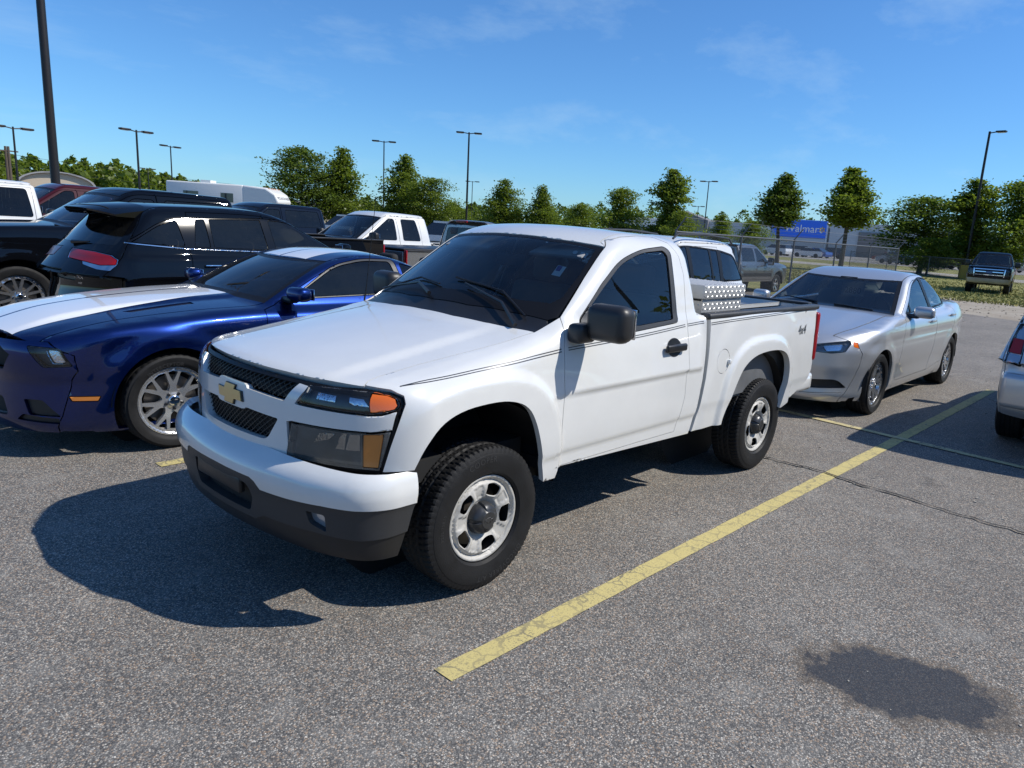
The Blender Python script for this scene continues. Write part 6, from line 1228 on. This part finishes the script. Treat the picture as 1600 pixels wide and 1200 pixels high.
def pickup(name, label, loc, rz, paint, cab='crew', h=1.90, front=None, bed=True, group=None, bedm=None, glassm='tint_dark', **k):
    """pickup with a cab of one length or another and a box of its own"""
    L = k.pop('L', {'crew': 2.95, 'ext': 2.75, 'reg': 1.95}[cab]); WB = k.pop('WB', 3.6); hz = k.pop('hoodz', 1.30); w = k.pop('w', 1.0); dz = h-1.92
    b0 = hz+.02
    sp = dict(name=name, label=label, cat='pickup truck', loc=loc, rz=rz, paint=paint, group=group, h=.055, gap=.008, W=V_((.9, w*.93), (.5, w*.97), (0, w), (-L-.3, w)), T=V_((.98, hz-.22), (.88, hz-.09), (.6, hz-.02), (-.2, hz+.04), (-.6, hz+.05), (-L-.4, hz+.03)), S=V_((.3, .06), (.48, .03), (.7, .004), (.95, .0), (hz-.16, .012), (hz-.06, .035), (hz+.03, .08)), F=V_((.35, .88), (.6, .92), (.9, .93), (hz-.12, .90), (hz, .80)), B=V_((.3, -L), (2., -L)), pf=(.10, .10), pb=(.01, .02), kc=.07,
        R=k.pop('R', .40), rr=k.pop('rr', .255), tw=.27, ty=w-.03, WB=WB, ra=.48, zs=.48, flare=.02, G=dict(w=V_((-.3, w*.92), (-1.2, w*.94), (-L, w*.94)), z0=b0, tum=(.24, .25), ws=(-.52, 1.55+k.pop('wsl', 0), .24), rw=(-L+.02, .10, .04), roof=V_((-.8, h-.10), (-1.2, h-.02), (-1.8, h), (-L, h-.03)), crown=.04, kw=.06),
        hood=V_((.68, w*.78), (0, w*.82), (-.64, w*.85)), hoodf=V_((0, hz-.10), (.5, hz-.11), (w*.78, hz-.13)), cowl=-.55, wst=(-.52-1.55*(h-.12-b0)-.10, w*.72), header=-.52-1.55*(h-.10-b0), roof=V_((-1.8, w*.73), (-L+.14, w*.72)), roofc=-L+.10, fe=V_((w*.86, .42), (w*.88, .8), (w*.86, hz-.2), (w*.80, hz-.12)), re=V_((w*.90, .5), (w*.92, 1.0), (w*.90, hz-.1), *[(w*.94-.24*q-.25*q*q-.075, b0+q) for q in np.linspace(.03, h-.12-b0, 5)]), fbase=('front_fascia', 0.), rbase=('cab_back', .02), front=front or [], rear=V_(('rear_window', glassm, -.006, rnd([(w*.68, b0+.07), (w*.62, h-.17), (0, h-.16), (0, b0+.06)], [.08, .08, 0, 0]), 'sym')),
        mirror=(-.95, b0+.0, k.pop('mirm', 'plastic_black')), mirsize=(.24, .26), cabin=dict(z=.55, belt=b0, x0=-.75, x1=-L+.1, w=w*.80, rows=[-1.45]+([-2.35] if L > 2.4 else []), m='interior'), style=k.pop('style', 'five'), wn=72, sglass=glassm, zr=.5)
    t1, t2 = b0+.02, h-.15
    def win(a, b, c, d): return rnd([(a, t1), (b, t2), (c, t2), (d, t1)], .05)
    hs = -.52-1.55*(t2-b0)-.12
    if cab == 'crew': sp['windows'] = V_(win(-.86, hs-.18, -1.72, -1.70), win(-1.84, -1.86, -2.72, -2.76)); cuts = [-.60, -1.76, -2.80]
    elif cab == 'ext': sp['windows'] = V_(win(-.86, hs-.18, -1.74, -1.72), win(-1.90, -1.92, -2.34, -2.40)); cuts = [-.60, -1.80, -2.44]
    else: sp['windows'] = V_(win(-.86, hs-.18, -1.66, -1.72)); cuts = [-.60, -1.78]
    sp['dlo'] = None
    sp['doors'] = [([(a, .55), (a, 1.0), (a-(.16 if i == 0 else .0), b0)], [(b+.006, .55), (b+.006, 1.0), (b+.006, h-.3)]) for i, (a, b) in enumerate(zip(cuts, cuts[1:]))]; sp['handles'] = V_(*[(b+.14, hz-.12, paint if k.get('hm') is None else k['hm']) for b in cuts[1:]])
    k.pop('hm', None)
    for a, b in k.items(): sp[a] = b
    t = car(sp)
    if bed:
        x0, x1, zt = -L-.03, -WB-1.12, hz-.02; m = MATS[bedm or paint]; R = sp['R']
        for s in (1, -1):
            pr = [(x0, .52), (-WB+.50, .52)]+[(-WB+.48*math.cos(a), R+.48*math.sin(a)) for a in np.linspace(math.radians(15), math.radians(165), 14)]+[(-WB-.50, .52), (x1, .60), (x1, zt), (x0, zt)]; b = MB(); b.prism(pr, s*w*.985, s*w*.93, 'y'); b.build('bed_side', m, t, smooth=20)
            b = MB(); b.rbox((x1-.012, s*w*.955, (zt+.62)/2+.08), (.035, .08, .38), .012, 2); b.build('tail_lamp', MATS['red_lens'], t); b = MB(); b.rbox(((x0+x1)/2, s*w*.955, zt+.012), (x0-x1, .09, .03), .01, 2); b.build('bed_rail', MATS['plastic_black'], t)
        b = MB(); b.rbox((x1+.02, 0, (zt+.6)/2), (.07, w*1.72, zt-.6), .02, 3); b.build('tailgate', m, t); b = MB(); b.box((x1+.05, -w*.92, .62), (x0, w*.92, .66)); b.box((x0-.05, -w*.92, .62), (x0, w*.92, zt)); b.build('bed_floor', MATS['bed_grey'], t); b = MB(); b.rbox((x1-.10, 0, .56), (.2, w*1.7, .16), .04, 2); b.build('rear_bumper', MATS['chrome'], t); b = MB(); b.box((x1, -w*.4, .45), (x0, w*.4, .60)); b.build('frame', MATS['under'], t)
    return t, sp
# ------------------------------------------------------------------ what stands where
build_hero()
def toolbox():
    t = thing('toolbox', 'aluminum diamond plate toolbox lying across the bed of the white pickup', 'toolbox', (-2.29, 0, .64)); m = MATS['diamond']
    b = MB(); b.box((-.27, -.70, .20), (.27, .70, .67)); b.build('body', m, t, smooth=False); b = MB(); b.rbox((0, 0, .715), (.58, 1.44, .095), .012, 2); l_ = b.build('lid', m, t); b = MB(); b.box((-.275, -.69, .655), (.275, .69, .668)); b.build('lid_seam', MATS['seal'], t, smooth=False)
    V = []; F = []
    def tread(o, ux, uy, nx, ny, s=.034):
        o, ux, uy = Vector(o), Vector(ux), Vector(uy); nn = ux.cross(uy)
        for j in range(ny):
            for i in range(nx):
                c = o+ux*(i*s)+uy*(j*s); d = (ux+uy if (i+j) % 2 else ux-uy).normalized(); e = nn.cross(d); k = len(V); V.extend([tuple(c-d*.011), tuple(c+e*.0036+nn*.0), tuple(c+d*.011), tuple(c-e*.0036), tuple(c+nn*.003)]); F.extend([(k, k+3, k+4), (k+3, k+2, k+4), (k+2, k+1, k+4), (k+1, k, k+4)])
    tread((.255, .7005, .24), (-1, 0, 0), (0, 0, 1), 18, 14, .030); tread((.275, .7205, .685), (-1, 0, 0), (0, 0, 1), 19, 3, .030); tread((-.275, -.69, .7627), (1, 0, 0), (0, 1, 0), 19, 47, .030); tread((-.2705, .68, .24), (0, -1, 0), (0, 0, 1), 46, 14, .030); tread((.2705, -.68, .24), (0, 1, 0), (0, 0, 1), 46, 14, .030)
    tag(mesh_obj('tread_pattern', V, F, MATS['diamond_bright'], t, smooth=False), kind='stuff'); b = MB(); b.box((-.03, .70, .50), (.03, .715, .56)); b.build('latch', MATS['dark_metal'], t)
mat('diamond', (.50, .50, .49), .45, .45, var=.12, vscale=10); mat('diamond_bright', (.60, .60, .59), .35, .6)
toolbox()
coupe(); crossover(); sedan()
t, sp = suv('suv', 'white SUV with dark windows and roof rails, right behind the toolbox', (-5.05, -3.12, 0), 0, 'white_paint', rear=V_(('tail_lamp', 'red_lens', .0, rnd([(.60, 1.12), (.80, 1.10), (.825, .80), (.70, .78)], .02), 'pair'), ('rear_window', 'tint_dark', -.006, rnd([(.66, 1.16), (.58, 1.52), (0, 1.54), (0, 1.12)], [.05, .05, 0, 0]), 'sym')), sglass='tint'); rails(t, -1.5, -3.2, .66, 1.705, 'plastic_grey')
t, sp = suv('suv', 'silver SUV cut by the right edge, its clear and red tail lamp showing', (-8.55, 2.83, 0), 180, 'silver_paint', h=.035, pb=(.14, .28), re=V_((.80, .35), (.825, .6), (.838, .8), (.83, 1.0), (.80, 1.18), (.74, 1.36), (.68, 1.54), (.63, 1.62)),
    rear=V_(('tail_lamp_red', 'red_lens', -.004, rnd([(.715, 1.03), (.800, 1.035), (.812, .91), (.715, .905)], .008), 'pair'), ('tail_lamp', 'lamp:lens:clear_lens', -.014, rnd([(.705, 1.15), (.775, 1.145), (.812, .98), (.815, .82), (.71, .805)], .012), 'pair'), ('lamp_seal', 'seal', -.006, rnd([(.695, 1.162), (.780, 1.157), (.818, .985), (.820, .808), (.70, .793)], .012), 'pair'), ('rear_reflector', 'red_lens', .002, rnd([(.715, .70), (.80, .715), (.80, .665), (.715, .650)], .006), 'pair'), ('bumper_strip', 'chrome', .004, rnd([(.66, .64), (.63, .56), (0, .55), (0, .66)], [.02, .02, 0, 0]), 'sym'), ('rear_window', 'tint_dark', -.006, rnd([(.64, 1.18), (.56, 1.52), (0, 1.54), (0, 1.14)], [.05, .05, 0, 0]), 'sym')))
b = MB(); b.rbox((-3.60, 0, .60), (.13, 1.60, .30), .05, 4); b.build('rear_bumper', MATS['silver_paint'], t)
black_front = V_(('headlight', 'lamp:lens:lamp_dark', -.03, rnd([(.70, 1.16), (.90, 1.14), (.90, .92), (.70, .92)], .02), 'pair'), ('grille', 'black', -.03, rnd([(.66, 1.18), (.66, .82), (0, .82), (0, 1.18)], [.05, .05, 0, 0]), 'sym'))
pickup('pickup_truck', 'black crew cab pickup with a large alloy front wheel at the left edge, facing left', (-.42, -9.22, 0), 0, 'black_paint', 'crew', 1.88, style='pair6', lugs=6, hm='chrome', front=black_front, rr=.27, rimm='alloy', WB=4.4)
t, sp = pickup('pickup_truck', 'white crew cab pickup cut by the upper left edge, its dark rear door window showing', (1.15, -13.0, 0), 0, 'white_paint', 'crew', 1.93, hoodz=1.28)
pickup('pickup_truck', 'maroon pickup whose roof and dark window show behind the white cab at left', (-1.3, -15.6, 0), 0, 'maroon_paint', 'ext', 1.96)
pickup('pickup_truck', 'navy crew cab pickup whose roof and rear windows show above the black crossover', (-5.25, -14.6, 0), 0, 'navy_paint', 'crew', 1.87)
pickup('pickup_truck', 'white extended cab pickup with black mirrors beyond the blue coupe, facing left', (-6.55, -11.85, 0), 0, 'white_paint', 'ext', 1.83, hoodz=1.17, w=.96, glassm='tint')
t, sp = pickup('pickup_truck', 'silver pickup with a dark tailgate, black bed cover and dark rear window, seen from behind', (-10.45, -9.0, 0), 180, 'pewter_paint', 'reg', 1.76, hoodz=1.13, w=.90, WB=2.95)
b = MB(); b.rbox((-3.05, 0, 1.145), (2.12, 1.66, .035), .012, 2); b.build('bed_cover', MATS['plastic_black'], t); b = MB(); b.rbox((-1.97, 0, 1.725), (.04, .34, .05), .012, 2); b.build('brake_light', MATS['red_lens'], t)
pickup('pickup_truck', 'grey crew cab pickup with a lower dark trim behind the chain link fence', (-23.1, -9.3, -.10), 180, 'grey_paint', 'crew', 1.74, hoodz=1.12, w=.90, R=.36, rr=.22, WB=3.2, side_extra=V_(('side_trim', 'plastic_black', .004, [(-.55, .66), (-2.78, .66), (-2.78, .76), (-.55, .76)])))
sdf = V_(('emblem_oval', 'sign_blue_dark', .03, rnd([(.14, 1.10), (.14, .98), (0, .98), (0, 1.10)], [.06, .06, 0, 0]), 'sym'), ('grille_bar', 'chrome', .02, [(.62, 1.20), (.62, 1.155), (0, 1.155), (0, 1.20)], 'sym'), ('grille_bar', 'chrome', .02, [(.60, 1.075), (.60, 1.03), (0, 1.03), (0, 1.075)], 'sym'), ('grille_bar', 'chrome', .02, [(.60, .93), (.60, .885), (0, .885), (0, .93)], 'sym'), ('grille_frame', 'chrome', .012, [(.70, 1.21), (.66, .83), (.62, .83), (.64, 1.21)], 'pair'), ('headlight', 'lamp:lens:lamp_dark', -.03, rnd([(.72, 1.20), (.90, 1.18), (.90, .88), (.70, .88)], .02), 'pair'), ('grille', 'black', -.03, [(.64, 1.22), (.62, .82), (0, .82), (0, 1.22)], 'sym'), ('chrome_bumper', 'alloy_dark', .02, rnd([(.92, .74), (.92, .52), (.5, .50), (0, .52), (0, .76), (.5, .76)], .02), 'sym'))
mat('sign_blue_dark', (.02, .04, .16), .2, coat=1.)
pickup('pickup_truck', 'black heavy duty pickup with chrome grille bars on the grass, facing the camera', (-39.4, -4.75, -.012), 8, 'black_paint', 'crew', 2.02, hoodz=1.36, w=1.0, R=.42, rr=.25, front=sdf, hm='chrome')
def camper():
    t = thing('camper_trailer', 'large white fifth wheel camper with a rounded lettered nose beyond the black trucks', 'trailer', bear(-117.35, 66), 0); t.rotation_euler = (0, 0, math.radians(128)); m = MATS['camper_white']
    b = MB(); b.rbox((-3.9, 0, 2.0), (6.2, 2.5, 3.0), .12, 3); b.build('body', m, t); pr = [(-.9, 1.75), (.9, 1.75), (1.75, 1.95), (2.05, 2.35), (1.75, 2.95), (1.0, 3.40), (-.9, 3.50)]; b = MB(); b.prism([(x, z) for x, z in pr], -1.24, 1.24, 'y'); o = b.build('front_cap', m, t, smooth=30)
    mo = bpy.data.objects[o.name].modifiers.new('b', 'BEVEL'); mo.width = .14; mo.segments = 3; mo.limit_method = 'ANGLE'
    for x0, x1 in ((-2.6, -1.6), (-5.6, -4.4)):
        b = MB(); b.box((x0, -1.275, 2.1), (x1, -1.255, 2.8)); b.build('window', MATS['far_glass'], t, smooth=False); b = MB(); b.box((x0, 1.255, 2.1), (x1, 1.275, 2.8)); b.build('window', MATS['far_glass'], t, smooth=False)
    b = MB(); b.box((-6.8, -1.262, 1.5), (-.8, -1.252, 1.62)); b.build('stripe', MATS['stripe'], t, smooth=False); b = MB(); b.box((-4.6, -.45, 3.5), (-3.8, .45, 3.72)); b.build('roof_unit', m, t)
    nz = Vector((.6, 0, .3)); V, F = text_mesh('MOUNTAINEER', .30, space=1.1); tilt = math.atan2(1.75-1.0, .45)
    ax, ay = Vector((0, 1, 0)), Vector((-.30, 0, .60)).normalized(); c = Vector((1.93, 0, 2.66)); b = MB(); b.rbox(tuple(c-Vector((.045, 0, .02))), (.02, 2.0, .52), .008, 1, tilt=Euler((0, -math.atan2(.30, .60), 0))); p = b.build('name_panel', MATS['camper_grey'], t); mesh_obj('lettering', place(V, c, ax, ay), F, MATS['stripe'], p, smooth=False)
    for y in (-.9, -.35, 0, .35, .9): b = MB(); b.rbox((1.12, y, 3.36), (.10, .12, .05), .015, 2); b.build('marker_light', MATS['amber_old'], t)
    for s in (1, -1):
        for x in (-5.2, -4.3): b = MB(); b.lathe([(0, .12), (.3, .12), (.36, .06), (.36, -.06), (.3, -.12), (0, -.12)], 20, 'y', (x, s*1.12, .36)); b.build('wheel', MATS['rubber_far'], t)
    b = MB(); b.tube([(.6, .5, 0), (.6, .5, 1.8)], .07, 6); b.build('landing_leg', MATS['dark_metal'], t); b = MB(); b.tube([(.6, -.5, 0), (.6, -.5, 1.8)], .07, 6); b.build('landing_leg', MATS['dark_metal'], t); return t
mat('camper_white', (.74, .735, .70), .4, coat=.3); mat('camper_grey', (.50, .50, .48), .5)
camper()
